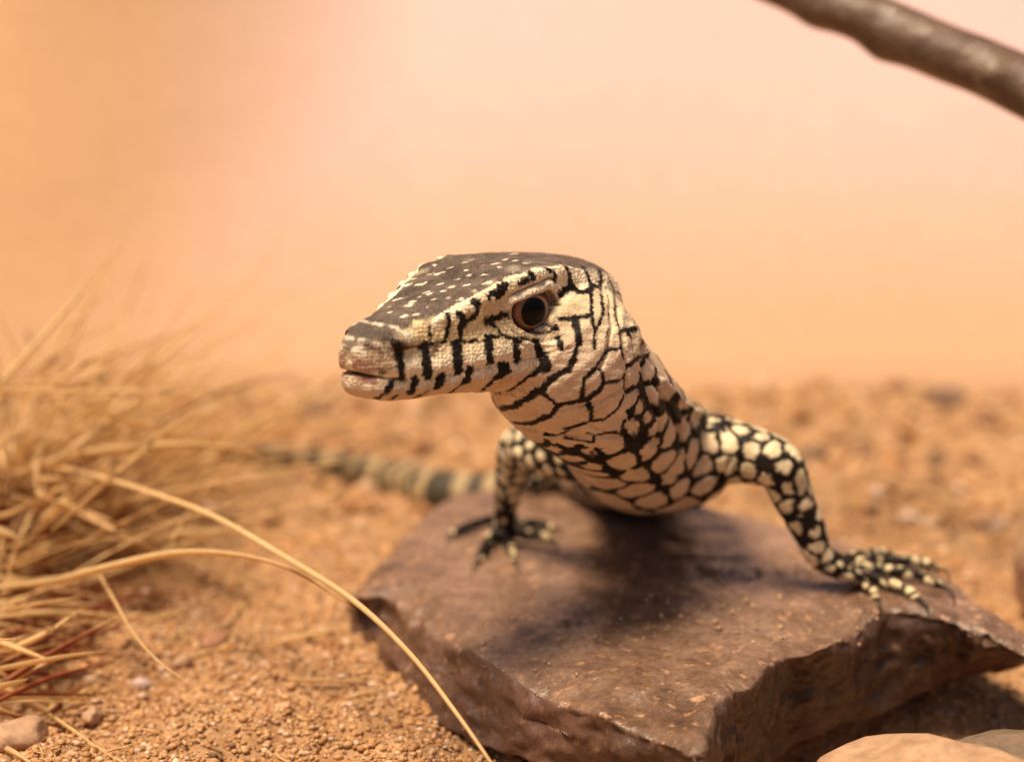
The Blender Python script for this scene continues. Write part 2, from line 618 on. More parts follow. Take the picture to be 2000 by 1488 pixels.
rough_side = (1 - top) * (0.007 * fbm(V * [1, 1, 2.2], 13, 4, 47))
ridge = np.abs(fbm(V * [1, 1, 2.6], 9, 3, 49))
rough_side += (1 - top) * (0.009 * (0.35 - ridge))
V = V + Nn * (d + rough_side)[:, None]


def dent(px, py, z, rad, depth, sq=(1, 1)):
    c = onz(px, py, z)
    r = np.sqrt(((V[:, 0] - c[0]) / sq[0]) ** 2 + ((V[:, 1] - c[1]) / sq[1]) ** 2) / rad
    V[:, 2] -= np.where(V[:, 2] > 0.06, depth * np.clip(1 - r ** 2, 0, 1) ** 0.8, 0)


dent(1610, 1215, .14, 0.10, 0.016, (1.0, 0.75))
dent(1475, 1330, .13, 0.06, 0.010)
dent(1425, 1420, .12, 0.06, 0.012)
dent(1290, 1400, .12, 0.09, 0.012)
dent(880, 1235, .12, 0.08, 0.012)
dent(760, 1165, .12, 0.07, 0.018)
dent(1080, 1350, .12, 0.09, 0.012)
dent(1560, 1280, .13, 0.035, 0.012)
dent(1690, 1205, .14, 0.03, 0.006)
chip = np.random.default_rng(77)
for k in range(46):                                      # chips knocked out of the front rim
    i = chip.integers(19, len(rim) - 1)
    c = rim[i] + (rim[(i + 1) % len(rim)] - rim[i]) * chip.random() + chip.normal(0, .006, 3)
    rad_ = chip.uniform(.014, .042)
    dd = np.sqrt(((V - c) ** 2).sum(1))
    V -= Nn * (np.clip(1 - (dd / rad_) ** 2, 0, 1) ** 0.7 * rad_ * chip.uniform(.16, .34))[:, None]
put_verts(rock_me, V)
set_colours(rock_me, 'broken', np.repeat((1 - sstep(0.15, 0.8, Nn[:, 2] + 0.25 * fbm(V, 12, 3, 53)))[:, None], 3, 1))  # masks the sides for iron red and painted shade
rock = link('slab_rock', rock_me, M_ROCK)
tag(rock, 'flat brown stone slab the lizard stands on, with a chipped front rim', 'rock')
ROCK = bvh_of(rock_me)


def rock_top(x, y):
    hit = ROCK.ray_cast(Vector((x, y, 2)), Vector((0, 0, -1)))
    return hit[0].z if hit[0] is not None else gz1(x, y)

# ------------------------------------------------------------------ the lizard: head frame (forward, left, up) from the near eye
YAW = math.radians(48)
HF = np.array([-math.cos(YAW), -math.sin(YAW), 0])
HL = np.array([math.sin(YAW), -math.cos(YAW), 0])
HZ = np.array([0, 0, 1.0])
EYE = at(1043, 605, 2.97)
HO = EYE - 0.11 * HL


def hw(s, l, u): return HO + s * HF + l * HL + u * HZ


parts_v, parts_f, part_tag = [], [], []      # shapes joined into one skin, with a region tag and a place along the shape


def add_shape(V, F, region, t=None):
    off = sum(len(v) for v in parts_v)
    parts_v.append(np.asarray(V)); parts_f.extend([tuple(i + off for i in f) for f in F])
    t = np.zeros(len(V)) if t is None else np.asarray(t)
    part_tag.append(np.stack([np.full(len(V), region), t], -1))


def loft(rings):
    R_ = np.array(rings)
    m, k = R_.shape[:2]
    V = R_.reshape(-1, 3)
    F = []
    for i in range(m - 1):
        for j in range(k):
            a, b = i * k + j, i * k + (j + 1) % k
            F.append((a, b, b + k, a + k))
    V = np.vstack([V, R_[0].mean(0), R_[-1].mean(0)])
    for j in range(k):
        F.append((m * k, (j + 1) % k, j))
        F.append((m * k + 1, (m - 1) * k + j, (m - 1) * k + (j + 1) % k))
    return V, F


def close_profile(half):
    """half profile (left, up) from the top midline to the bottom midline -> closed ring of even steps"""
    half = np.asarray(half, float)
    full = np.vstack([half, (half * [-1, 1])[::-1]])
    full = np.vstack([full, full[:1]])
    L_ = np.concatenate([[0], np.cumsum(np.linalg.norm(np.diff(full, axis=0), axis=1))])
    q = np.linspace(0, L_[-1], 49)[:-1]
    return np.stack([np.interp(q, L_, full[:, 0]), np.interp(q, L_, full[:, 1])], -1)


HEAD, JAW, NECK, TORSO, TAIL, ARM, TOE = range(7)
SKULL = [(.323, -.037, .010, -.042, .012, -.050, .012, -.060), (.318, -.029, .019, -.035, .022, -.048, .023, -.066),
         (.308, -.020, .027, -.027, .032, -.047, .034, -.071), (.290, -.010, .036, -.019, .044, -.047, .049, -.076),
         (.26, .000, .047, -.012, .056, -.044, .064, -.081), (.22, .010, .057, -.003, .066, -.040, .080, -.085),
         (.18, .021, .072, .006, .076, -.033, .091, -.084), (.14, .034, .087, .020, .085, -.026, .103, -.080),
         (.10, .047, .100, .036, .093, -.018, .113, -.077), (.05, .060, .109, .054, .106, -.008, .122, -.075),
         (.0, .069, .114, .064, .113, .0, .128, -.074), (-.05, .072, .114, .065, .119, .002, .133, -.071),
         (-.10, .072, .109, .059, .127, -.003, .137, -.068), (-.15, .068, .104, .048, .127, -.01, .136, -.066),
         (-.20, .060, .097, .036, .118, -.015, .124, -.066), (-.25, .042, .084, .018, .1, -.02, .1, -.07), (-.28, .02, .06, .0, .07, -.03, .07, -.06)]
SKULL = catmull(SKULL, 5)
rings, ts = [], []
for s, ut, wc, uc, wm, um, wl, ul in SKULL:
    pr = close_profile([(0, ut), (wc * .35, ut - .08 * (ut - uc)), (wc * .7, ut - .4 * (ut - uc)), (wc, uc), (wm, um), (wl, ul + .014), (wl - .004, ul), (0, ul)])
    rings.append([hw(s, a, b) for a, b in pr])
    ts += [s] * len(pr)
v_, f_ = loft(rings)
add_shape(v_, f_, HEAD, ts + [.32, -.28])
CHIN = [(.316, .014, -.0775, .015, -.088, .008, -.098), (.308, .027, -.0795, .029, -.096, .020, -.109), (.295, .040, -.082, .042, -.100, .028, -.117),
        (.27, .054, -.084, .056, -.103, .036, -.123), (.22, .074, -.084, .075, -.106, .047, -.128), (.15, .096, -.080, .096, -.102, .052, -.131),
        (.08, .112, -.075, .113, -.102, .067, -.139), (.0, .125, -.074, .128, -.106, .082, -.150), (-.08, .134, -.070, .137, -.110, .092, -.165),
        (-.15, .135, -.068, .139, -.112, .097, -.178), (-.21, .120, -.07, .12, -.112, .085, -.172), (-.25, .09, -.08, .09, -.11, .06, -.15)]
CHIN = catmull(CHIN, 5)
rings, ts = [], []
for s, wl, ul, wm, um, wb, ub in CHIN:
    pr = close_profile([(0, ul), (wl, ul), (wm, um), (wb, ub + .15 * (um - ub)), (0, ub)])
    rings.append([hw(s, a, b) for a, b in pr])
    ts += [s] * len(pr)
v_, f_ = loft(rings)
add_shape(v_, f_, JAW, ts + [.32, -.28])
for sg in (-1, 1):                                       # brow ridge, jaw muscle, snout swelling over the nostril
    for c, a, b, e in (((.015, .090, .053), .055, .017, .012), ((-.13, .118, -.055), .075, .026, .055), ((.245, .052, -.026), .030, .014, .016)):
        v_, f_ = ellipsoid(hw(c[0], sg * c[1], c[2]), [HF * a, HL * b * sg, HZ * e])
        add_shape(v_, f_, HEAD, np.full(len(v_), c[0]))

NECKP = [hw(.00, .0, -.045), hw(-.10, .0, -.055), at(1085, 683, 3.11), at(1118, 731, 3.14), at(1166, 777, 3.19), at(1212, 824, 3.29), at(1246, 868, 3.41), at(1270, 893, 3.51),
         at(1272, 903, 3.62), at(1272, 902, 3.76), at(1250, 918, 3.90), at(1190, 918, 4.08), at(1110, 925, 4.24), at(1035, 955, 4.34)]
NECKR = [(.07, .07), (.105, .10), (.147, .139), (.143, .137), (.131, .126), (.127, .119), (.139, .124), (.160, .110),
         (.165, .100), (.158, .092), (.138, .09), (.118, .08), (.088, .066), (.062, .055)]
TAILP = [at(940, 968, 4.40), (851, 958), (800, 943), (740, 925), (650, 905), (560, 892), (460, 884), (350, 878), (250, 872)]
TAILR = [.056, .053, .048, .043, .034, .026, .020, .014, .006]
for k in range(1, len(TAILP)):
    x_, y_ = TAILP[k]
    q_ = onz(x_, y_, TAILR[k])
    for _ in range(4): q_ = onz(x_, y_, gz1(q_[0], q_[1]) + TAILR[k] * 0.9)
    TAILP[k] = q_
spine = np.vstack([NECKP, TAILP])
sr = np.vstack([NECKR, np.stack([TAILR, TAILR], -1)])
full = catmull(np.hstack([spine, sr]), 7)
path, rad = full[:, :3], full[:, 3:]
arc = np.concatenate([[0], np.cumsum(np.linalg.norm(np.diff(path, axis=0), axis=1))])
v_, f_ = tube(path, rad, 36, level=True)
step_region = np.repeat(np.where(np.arange(len(path)) < 7 * 7, NECK, np.where(np.arange(len(path)) < 7 * 13, TORSO, TAIL)), 36)
off = sum(len(v) for v in parts_v)
parts_v.append(v_); parts_f.extend([tuple(i + off for i in f) for f in f_])
part_tag.append(np.stack([np.concatenate([step_region, [NECK, TAIL]]), np.concatenate([np.repeat(arc, 36), [0, arc[-1]]])], -1))


def limb(pts, radii, region=ARM):
    d_ = catmull(np.hstack([np.asarray(pts), np.asarray(radii)[:, None]]), 7)
    a_ = np.concatenate([[0], np.cumsum(np.linalg.norm(np.diff(d_[:, :3], axis=0), axis=1))])
    V_, F_ = tube(d_[:, :3], d_[:, 3], 18)
    add_shape(V_, F_, region, np.concatenate([np.repeat(a_, 18), [0, a_[-1]]]))


limb([at(1190, 892, 3.44), at(1130, 886, 3.48), at(1072, 882, 3.53), at(1018, 872, 3.58), at(1002, 915, 3.63), at(993, 960, 3.67), at(988, 1000, 3.71), at(984, 1030, 3.735)],
     [.062, .056, .050, .043, .034, .028, .024, .022])
limb([at(1350, 890, 3.42), at(1410, 882, 3.39), at(1470, 890, 3.37), at(1522, 912, 3.355), at(1548, 965, 3.37), at(1580, 1035, 3.39), at(1603, 1085, 3.405), at(1650, 1112, 3.42)],
     [.068, .062, .054, .046, .038, .032, .027, .025])
# hind legs, folded beside the hips behind the slab
hip = at(1120, 920, 4.22)
for sg in (-1, 1):
    k_ = hip + np.array([.14 * sg + .05, -.10, .02])
    a2 = hip + np.array([.11 * sg + .05, .08, -.06])
    a2[2] = gz1(a2[0], a2[1]) + .035
    e2 = a2 + np.array([.07 * sg, -.10, -.01])
    limb([hip + np.array([.03 * sg, 0, 0]), k_, a2, e2], [.05, .042, .028, .016])

for c_, a_, b_, e_ in ((at(1392, 872, 3.41), .075, .080, .062), (at(1355, 905, 3.42), .075, .080, .070), (at(1165, 872, 3.48), .060, .070, .055), (at(1295, 838, 3.45), .105, .085, .060)):
    v_, f_ = ellipsoid(c_, [np.array([a_, 0, 0]), np.array([0, b_, 0]), np.array([0, 0, e_])])
    add_shape(v_, f_, NECK)
claws = []


def toe(pix, r0, r1, claw_px, lift=0.010):
    """pix: photo places along the toe where it lies on the slab"""
    P_ = []
    for i, (x_, y_) in enumerate(pix):
        h_, n_ = cast(ROCK, x_, y_)
        if h_ is None: h_ = onz(x_, y_, .14)
        rr = r0 + (r1 - r0) * i / (len(pix) - 1)
        P_.append(h_ + np.array([0, 0, rr * 0.8 + lift * math.sin(math.pi * i / (len(pix) - 1)) + (0.012 if i == 0 else 0)]))
    d_ = catmull(np.hstack([P_, np.linspace(r0, r1, len(P_))[:, None]]), 6)
    wob = 1 + 0.06 * np.sin(np.linspace(0, 5.5 * math.pi, len(d_)))
    V_, F_ = tube(d_[:, :3], d_[:, 3] * wob, 12)
    L_ = np.concatenate([[0], np.cumsum(np.linalg.norm(np.diff(d_[:, :3], axis=0), axis=1))])
    add_shape(V_, F_, TOE, np.concatenate([np.repeat(L_, 12), [0, L_[-1]]]))
    h_, n_ = cast(ROCK, *claw_px)
    tip = (onz(claw_px[0], claw_px[1], .13) if h_ is None else h_) + np.array([0, 0, .001])
    a_ = d_[-1, :3]
    mid = (a_ + tip) / 2 + np.array([0, 0, .012]) + (a_ - d_[-5, :3]) * 0.3
    cp = catmull([a_ - (a_ - d_[-5, :3]) * 0.4, a_, mid, tip], 6)
    claws.append((cp, np.linspace(r1 * 0.75, 0.0012, len(cp))))


palm_l = at(982, 1040, 3.735); palm_r = at(1655, 1116, 3.42)
v_, f_ = ellipsoid(palm_l, [np.array([.032, 0, 0]), np.array([0, .034, 0]), np.array([0, -.004, .020])]); add_shape(v_, f_, TOE)
v_, f_ = ellipsoid(palm_r, [np.array([.038, .0, -.010]), np.array([0, .026, 0]), np.array([0, 0, .017])]); add_shape(v_, f_, TOE)
toe([(966, 1030), (935, 1036), (908, 1043), (885, 1048)], .0112, .0075, (872, 1066))
toe([(972, 1046), (958, 1064), (946, 1084), (936, 1099)], .0115, .0075, (922, 1120))
toe([(986, 1050), (992, 1068), (999, 1088), (1004, 1101)], .0115, .0075, (1013, 1120))
toe([(1000, 1046), (1024, 1054), (1050, 1056), (1072, 1058)], .0115, .0075, (1090, 1082))
toe([(1000, 1036), (1030, 1034), (1058, 1036), (1078, 1038)], .0110, .0075, (1098, 1046))
toe([(1658, 1108), (1692, 1096), (1722, 1092), (1748, 1096)], .0105, .0070, (1766, 1112))
toe([(1672, 1122), (1732, 1131), (1790, 1138), (1836, 1149)], .0125, .0082, (1864, 1184))
toe([(1672, 1132), (1722, 1150), (1762, 1162), (1790, 1174)], .0120, .0080, (1814, 1206))
toe([(1658, 1136), (1682, 1152), (1700, 1163), (1712, 1174)], .0118, .0078, (1718, 1202))
toe([(1678, 1114), (1742, 1110), (1796, 1111), (1830, 1117)], .0105, .0070, (1855, 1136))

body_me = voxel_mesh('skin', np.vstack(parts_v), parts_f, 0.0026, 6)
V = verts_of(body_me)
PT = np.vstack(part_tag); PV = np.vstack(parts_v)
kd = KDTree(len(PV))
for i, p_ in enumerate(PV): kd.insert(p_, i)
kd.balance()
near = np.fromiter((kd.find(p_)[1] for p_ in V), int, len(V))
REG = PT[near, 0].astype(int); ARC = PT[near, 1]
Q = V - HO
HS, HLt, HU = Q @ HF, Q @ HL, Q @ HZ                       # head coordinates of every vertex
ishead = (REG == HEAD) | (REG == JAW)

# eye sockets, pushed in so that the eyeballs sit in them
EC = np.array([0.002, 0.0, 0.000])                         # along, -, up
def eye_field(s_, u_):
    """below 0 inside the eye opening: a round lower edge under a slanting upper lid"""
    es, eu = s_ - EC[0], u_ - EC[2]
    rr = np.sqrt((es / 0.0500) ** 2 + (eu / 0.0405) ** 2) - 1
    ld = (eu - (0.0265 - 0.22 * es)) / 0.038
    k = 0.10
    hh = np.clip(0.5 + 0.5 * (ld - rr) / k, 0, 1)
    return rr * (1 - hh) + ld * hh + k * hh * (1 - hh), ld


QE, LD = eye_field(HS, HU)
for sg in (-1, 1):
    l_ = HLt * sg
    on = ishead & (l_ > 0.045)
    upper = sstep(-.25, .15, LD)
    dl = np.where(on, (np.minimum(l_, 0.086) - l_) * sstep(0.02, -.14, QE), 0)
    dl += np.where(on & (QE > -.16), (0.0018 + 0.0034 * upper) * np.exp(-((QE - .13) / .13) ** 2), 0)
    dl += np.where(on, (1 - upper) * (0.0022 * np.exp(-((QE - .40) / .07) ** 2) - 0.0026 * np.exp(-((QE - .28) / .06) ** 2) - 0.0018 * np.exp(-((QE - .55) / .06) ** 2)), 0)
    dl += np.where(on, -0.0022 * upper * np.exp(-((QE - .42) / .10) ** 2), 0)
    V = V + np.outer(dl * sg, HL)
put_verts(body_me, V)
Nn = normals_of(body_me)
SKIN = bvh_of(body_me)


# ---- strokes: places picked on the near side, laid on the skin, mirrored to the far side of the head
def on_skin(x_, y_):
    h_, n_ = cast(SKIN, x_, y_)
    return h_


def dense(px, gap=3.0):
    px = np.asarray(px, float)
    if len(px) == 1: return px
    L_ = np.concatenate([[0], np.cumsum(np.linalg.norm(np.diff(px, axis=0), axis=1))])
    q_ = np.linspace(0, L_[-1], max(2, int(L_[-1] / gap) + 1))
    return np.stack([np.interp(q_, L_, px[:, 0]), np.interp(q_, L_, px[:, 1])], -1)


JIT = 0.0008 * noise(V, 130, 91) + 0.0014 * noise(V, 60, 92)
# colour changes from scale to scale: every vertex takes its marking from the middle of the scale it lies in
GS = 0.0062
gi = np.floor(V / GS).astype(np.int64)
bestd = np.full(len(V), 9.0); VS = V.copy()
for dx in (-1, 0, 1):
    for dy in (-1, 0, 1):
        for dz in (-1, 0, 1):
            c_ = gi + [dx, dy, dz]
            q_ = (c_ + 0.5 + 0.38 * np.stack([hash3(c_[:, 0], c_[:, 1], c_[:, 2], 201 + k) for k in range(3)], -1)) * GS
            d_ = np.linalg.norm(q_ - V, axis=1)
            b_ = d_ < bestd
            bestd = np.where(b_, d_, bestd); VS[b_] = q_[b_]
VS = VS - Nn * ((VS - V) * Nn).sum(1)[:, None]
VS = V + (VS - V) * np.where((REG == HEAD) | (REG == JAW), .8, .5)[:, None]


def stroke_dist(px, width, mirror=True, taper=0.0):
    """signed distance (below 0 inside) from every vertex to a stroke of that pixel width; only nearby vertices are filled"""
    D = dense(px)
    pts, rad_ = [], []
    for i, (x_, y_) in enumerate(D):
        h_ = on_skin(x_, y_)
        if h_ is None: continue
        t_ = i / max(1, len(D) - 1)
        w_ = width * (1 - taper * abs(2 * t_ - 1))
        pts.append(h_); rad_.append(w_ / 2 * np.linalg.norm(h_ - CAM) / FPX)
    if not pts: return None, None
    pts = np.array(pts); rad_ = np.array(rad_)
    if mirror:
        m_ = pts - 2 * np.outer((pts - HO) @ HL, HL)
        pts = np.vstack([pts, m_]); rad_ = np.concatenate([rad_, rad_])
    pad = rad_.max() + 0.006
    res_i, res_d = [], []
    groups = [slice(0, len(pts))] if not mirror else [slice(0, len(pts) // 2), slice(len(pts) // 2, len(pts))]
    for g_ in groups:
        lo, hi = pts[g_].min(0) - pad, pts[g_].max(0) + pad
        ii = np.nonzero(np.all((V > lo) & (V < hi), axis=1))[0]
        if len(ii) == 0: continue
        best = np.full(len(ii), 9.0)
        for p_, r_ in zip(pts[g_], rad_[g_]):
            best = np.minimum(best, np.linalg.norm(VS[ii] - p_, axis=1) - r_)
        res_i.append(ii); res_d.append(best)
    if not res_i: return None, None
    return np.concatenate(res_i), np.concatenate(res_d)


CREAM = np.array([.90, .79, .59]); THROAT = np.array([.63, .48, .35]); YELL = np.array([.74, .59, .33]); DARK = np.array([.013, .008, .006])
TOPG = np.array([.130, .098, .078]); WHITE = np.array([.86, .76, .60])
colr = np.tile(CREAM, (len(V), 1))


def paint(px, width, col, mirror=True, soft=0.0016, taper=0.0, jit=1.0):
    ii, dd = stroke_dist(px, width, mirror, taper)
    if ii is None: return
    a_ = sstep(soft, -soft, dd + JIT[ii] * jit)[:, None]
    colr[ii] = colr[ii] * (1 - a_) + col * a_


def press(px, width, depth, mirror=True):
    """a crease (depth > 0) or a ridge along a stroke"""
    ii, dd = stroke_dist(px, width, mirror)
    if ii is None: return
    w_ = width / 2 * 3.0 / FPX
    a_ = np.clip(-dd / w_, 0, 1)
    dV[ii] -= Nn[ii] * (depth * a_ * a_ * (3 - 2 * a_))[:, None]


# ---- base colours by region
up = Nn[:, 2]
canth = np.interp(HS, SKULL[::-1, 0], SKULL[::-1, 3])
low = sstep(-.03, -.11, HU)
hcol = CREAM + (YELL - CREAM) * np.clip(sstep(.02, .10, HS) * sstep(-.07, -.03, HU), 0, 1)[:, None] * 0.8
hcol = hcol + (THROAT - hcol) * (sstep(-.075, -.11, HU))[:, None]
topm = sstep(-.006, .006, HU - canth + 0.004 * noise(V, 40, 5) + 0.001) * sstep(.10, .34, up + .08 * noise(V, 50, 6))
topm = np.maximum(topm, sstep(.235, .265, HS + 0.006 * noise(V, 50, 4)) * sstep(-.050, -.036, HU + .008 * noise(V, 60, 14)) * 0.75)
tg = TOPG * (1 + 0.35 * noise(V, 30, 8) + 0.30 * noise(V, 160, 9))[:, None]
hcol = hcol + (tg - hcol) * topm[:, None]
colr = np.where(ishead[:, None], hcol, colr)

# ---- net of cells on neck, trunk and limbs
SEEDS = [(1232, 740), (1268, 728), (1292, 749), (1328, 782), (1364, 800), (1229, 782), (1250, 800), (1274, 772), (1238, 830), (1280, 836), (1310, 851), (1262, 812), (1352, 890), (1385, 866), (1421, 860), (1418, 911), (1475, 878), (1463, 923),
         (1511, 878), (1532, 911), (1535, 947), (1565, 938), (1574, 992), (1544, 990), (1562, 1028), (1592, 1040), (1448, 838), (1484, 857), (1268, 875), (1193, 860), (1142, 878), (1217, 902), (1154, 917), (1290, 906), (1325, 912), (1250, 926),
         (1334, 827), (1385, 944), (1235, 956), (1325, 956), (1190, 944), (1280, 976), (1014, 848), (1046, 855), (1084, 874), (997, 857), (1014, 886), (985, 915), (1118, 870), (1157, 911), (1058, 886), (1121, 894),
         (971, 986), (966, 1012), (983, 935), (1017, 918), (1000, 960), (1006, 995), (1215, 720), (1250, 690), (1598, 1070), (1620, 1090), (1640, 1105), (1625, 1112), (1660, 1112), (1570, 1000)]
BLANK = []
for x_ in range(700, 1300, 16):
    for y_ in range(500, 860, 16):
        # the region drawn stroke by stroke: head, cheek and upper throat
        lim = np.interp(x_, [940, 1000, 1060, 1120, 1165, 1200, 1215, 1240, 1262], [795, 832, 846, 858, 858, 828, 750, 700, 690])
        if y_ < lim: BLANK.append((x_, y_))
sp, sb, reg_s = [], [], []
for x_, y_ in SEEDS:
    h_ = on_skin(x_, y_)
    if h_ is not None: sp.append(h_); sb.append(0)
for x_, y_ in BLANK:
    h_ = on_skin(x_, y_)
    if h_ is not None and (x_ < 1265):
        sp.append(h_); sb.append(1)
        if np.dot(h_ - HO, HF) > -.24: sp.append(h_ - 2 * HL * ((h_ - HO) @ HL)); sb.append(1)
nfix = len(sp)
gap = {NECK: .078, TORSO: .066, TAIL: .05, ARM: .034, TOE: .0185, HEAD: .05, JAW: .05}
order = rng.permutation(len(V))[:26000]
sp = [np.asarray(p_) for p_ in sp]
arr = np.array(sp)
for i in order:
    if ishead[i] or REG[i] == TAIL: continue
    g_ = gap[REG[i]]
    g2 = g_ * (0.9 if REG[i] == TORSO else (.70 if REG[i] == ARM and V[i][0] < .17 else 1.0))
    if np.min(((arr - V[i]) ** 2).sum(1)) > g2 * g2:
        arr = np.vstack([arr, V[i]]); sb.append(0)
sb = np.array(sb)
kd = KDTree(len(arr))
for i, p_ in enumerate(arr): kd.insert(p_, i)
kd.balance()
WARP = np.stack([noise(V, 28, 101), noise(V, 28, 102), noise(V, 28, 103)], -1) * 0.006 + np.stack([noise(V, 90, 104), noise(V, 90, 105), noise(V, 90, 106)], -1) * 0.0022
NET = np.ones(len(V)); F1 = np.ones(len(V))
for i in np.nonzero(REG != TAIL)[0]:
    r_ = kd.find_n(VS[i] + WARP[i], 3)
    F1[i] = r_[0][2]
    NET[i] = 9 if (sb[r_[0][1]] or sb[r_[1][1]]) else min(r_[1][2] - r_[0][2], 0.5 * (r_[2][2] - r_[0][2]) + (9 if sb[r_[2][1]] else 0))
wid = np.select([REG == NECK, REG == TORSO, REG == ARM, REG == TOE], [.0132, .0125, .0085, .0062], .010)
wid = wid * np.where(REG == NECK, .72 + .33 * sstep(.38, .52, V[:, 2]), 1)
wid = wid + .0050 * ((REG == TOE) & (V[:, 0] < .3))  # left toes get a wider dark net, painting in their shade
wid = wid * (1 + 0.45 * noise(V, 18, 111))
back = sstep(.15, .75, up) * (REG == TORSO)
wid = wid + .012 * back
nape = sstep(.25, .7, up) * (REG == NECK)
wid = wid + .004 * nape
net = sstep(.0022, -.0022, NET - wid)
cell = np.select([REG == NECK, REG == TORSO, REG == ARM, REG == TOE], [0, 1, 2, 3], 0)
ccol = np.array([[.70, .545, .40], [.66, .49, .35], [.76, .64, .43], [.76, .62, .38]])[cell]
ccol = ccol * (1 + 0.10 * noise(V, 22, 113) + np.where(REG >= ARM, .30 * fbm(V, 55, 2, 114), 0))[:, None]
ccol = ccol + (np.array([.74, .62, .38]) - ccol) * (nape * 0.6)[:, None]
body_col = ccol * (1 - net[:, None]) + DARK * net[:, None]
# tail bands
k_ = np.sin((ARC + 0.012 * noise(V, 20, 121)) * 2 * math.pi / 0.085)
tb = sstep(-.55, .25, k_)[:, None]
tail_c = np.array([.40, .30, .165]) * (1 - tb) + np.array([.060, .050, .034]) * tb
tail_c = tail_c * (1 + 0.3 * noise(V, 60, 122))[:, None]
body_col = np.where((REG == TAIL)[:, None], tail_c, body_col)
colr = np.where(ishead[:, None], colr, body_col)
colr = np.where((ishead & (NET < 8))[:, None], colr * (1 - net[:, None]) + DARK * net[:, None], colr)

# ---- drawn markings
paint([(852, 634), (890, 606), (935, 584), (985, 557), (1050, 534), (1110, 534), (1150, 545)], 26, CREAM * 1.06)
paint([(686, 696), (720, 706), (756, 706)], 34, np.array([.44, .31, .215]), soft=.009)
paint([(722, 652), (765, 658)], 20, TOPG * .8, soft=.004)
paint([(700, 674), (738, 682)], 15, np.array([.26, .18, .13]), soft=.005)
paint([(768, 668), (786, 680)], 15, DARK * 2, soft=.003)
paint([(740, 684), (775, 700)], 8, np.array([.24, .16, .11]), soft=.004)
paint([(856, 668), (846, 690)], 14, np.array([.16, .10, .07]), soft=.004)
paint([(713, 631), (744, 635), (773, 641), (792, 655)], 8, WHITE * .85)
paint([(688, 663), (720, 666), (744, 674), (750, 690)], 8, WHITE * .75)
paint([(694, 684), (706, 688)], 20, WHITE * .8)
paint([(815, 636), (830, 655), (826, 670)], 22, YELL * 1.1)
paint([(800, 650), (798, 668)], 10, WHITE * .7)
Z1 = [(780, 225, 60), (690, 305, 70), (855, 245, 30), (905, 315, 50), (830, 320, 40), (700, 355, 50), (640, 405, 70), (740, 400, 80), (900, 395, 50), (1000, 420, 40), (820, 475, 40), (790, 460, 40), (870, 512, 45), (975, 508, 40), (570, 515, 90), (690, 540, 40), (480, 588, 45), (515, 625, 40),
      (655, 575, 80), (800, 585, 30), (620, 658, 50), (705, 645, 50), (1050, 355, 25), (1120, 405, 45), (1100, 230, 35), (990, 260, 40), (1165, 200, 25), (1260, 320, 40), (1140, 325, 25), (1115, 285, 30), (1290, 385, 60), (1065, 520, 45), (1145, 520, 40), (1390, 265, 25), (1350, 235, 50), (1510, 215, 35), (1600, 225, 30),
      (1500, 160, 60), (1420, 300, 18), (1500, 295, 16), (1330, 330, 16), (975, 178, 30), (1250, 250, 20), (1430, 200, 25), (1240, 180, 25), (930, 455, 25), (745, 495, 25), (1180, 460, 20)]
for x_, y_, l_ in Z1:
    h_ = 0.242 * l_ * 0.5
    w_ = 6.5 if l_ < 30 else (8.5 if l_ < 60 else 10.5)
    paint([(640 + .242 * x_ - h_, 460 + .242 * y_ + h_ * .25), (640 + .242 * x_ + h_, 460 + .242 * y_ - h_ * .25)], w_, WHITE, mirror=False, taper=.4, soft=.0012)
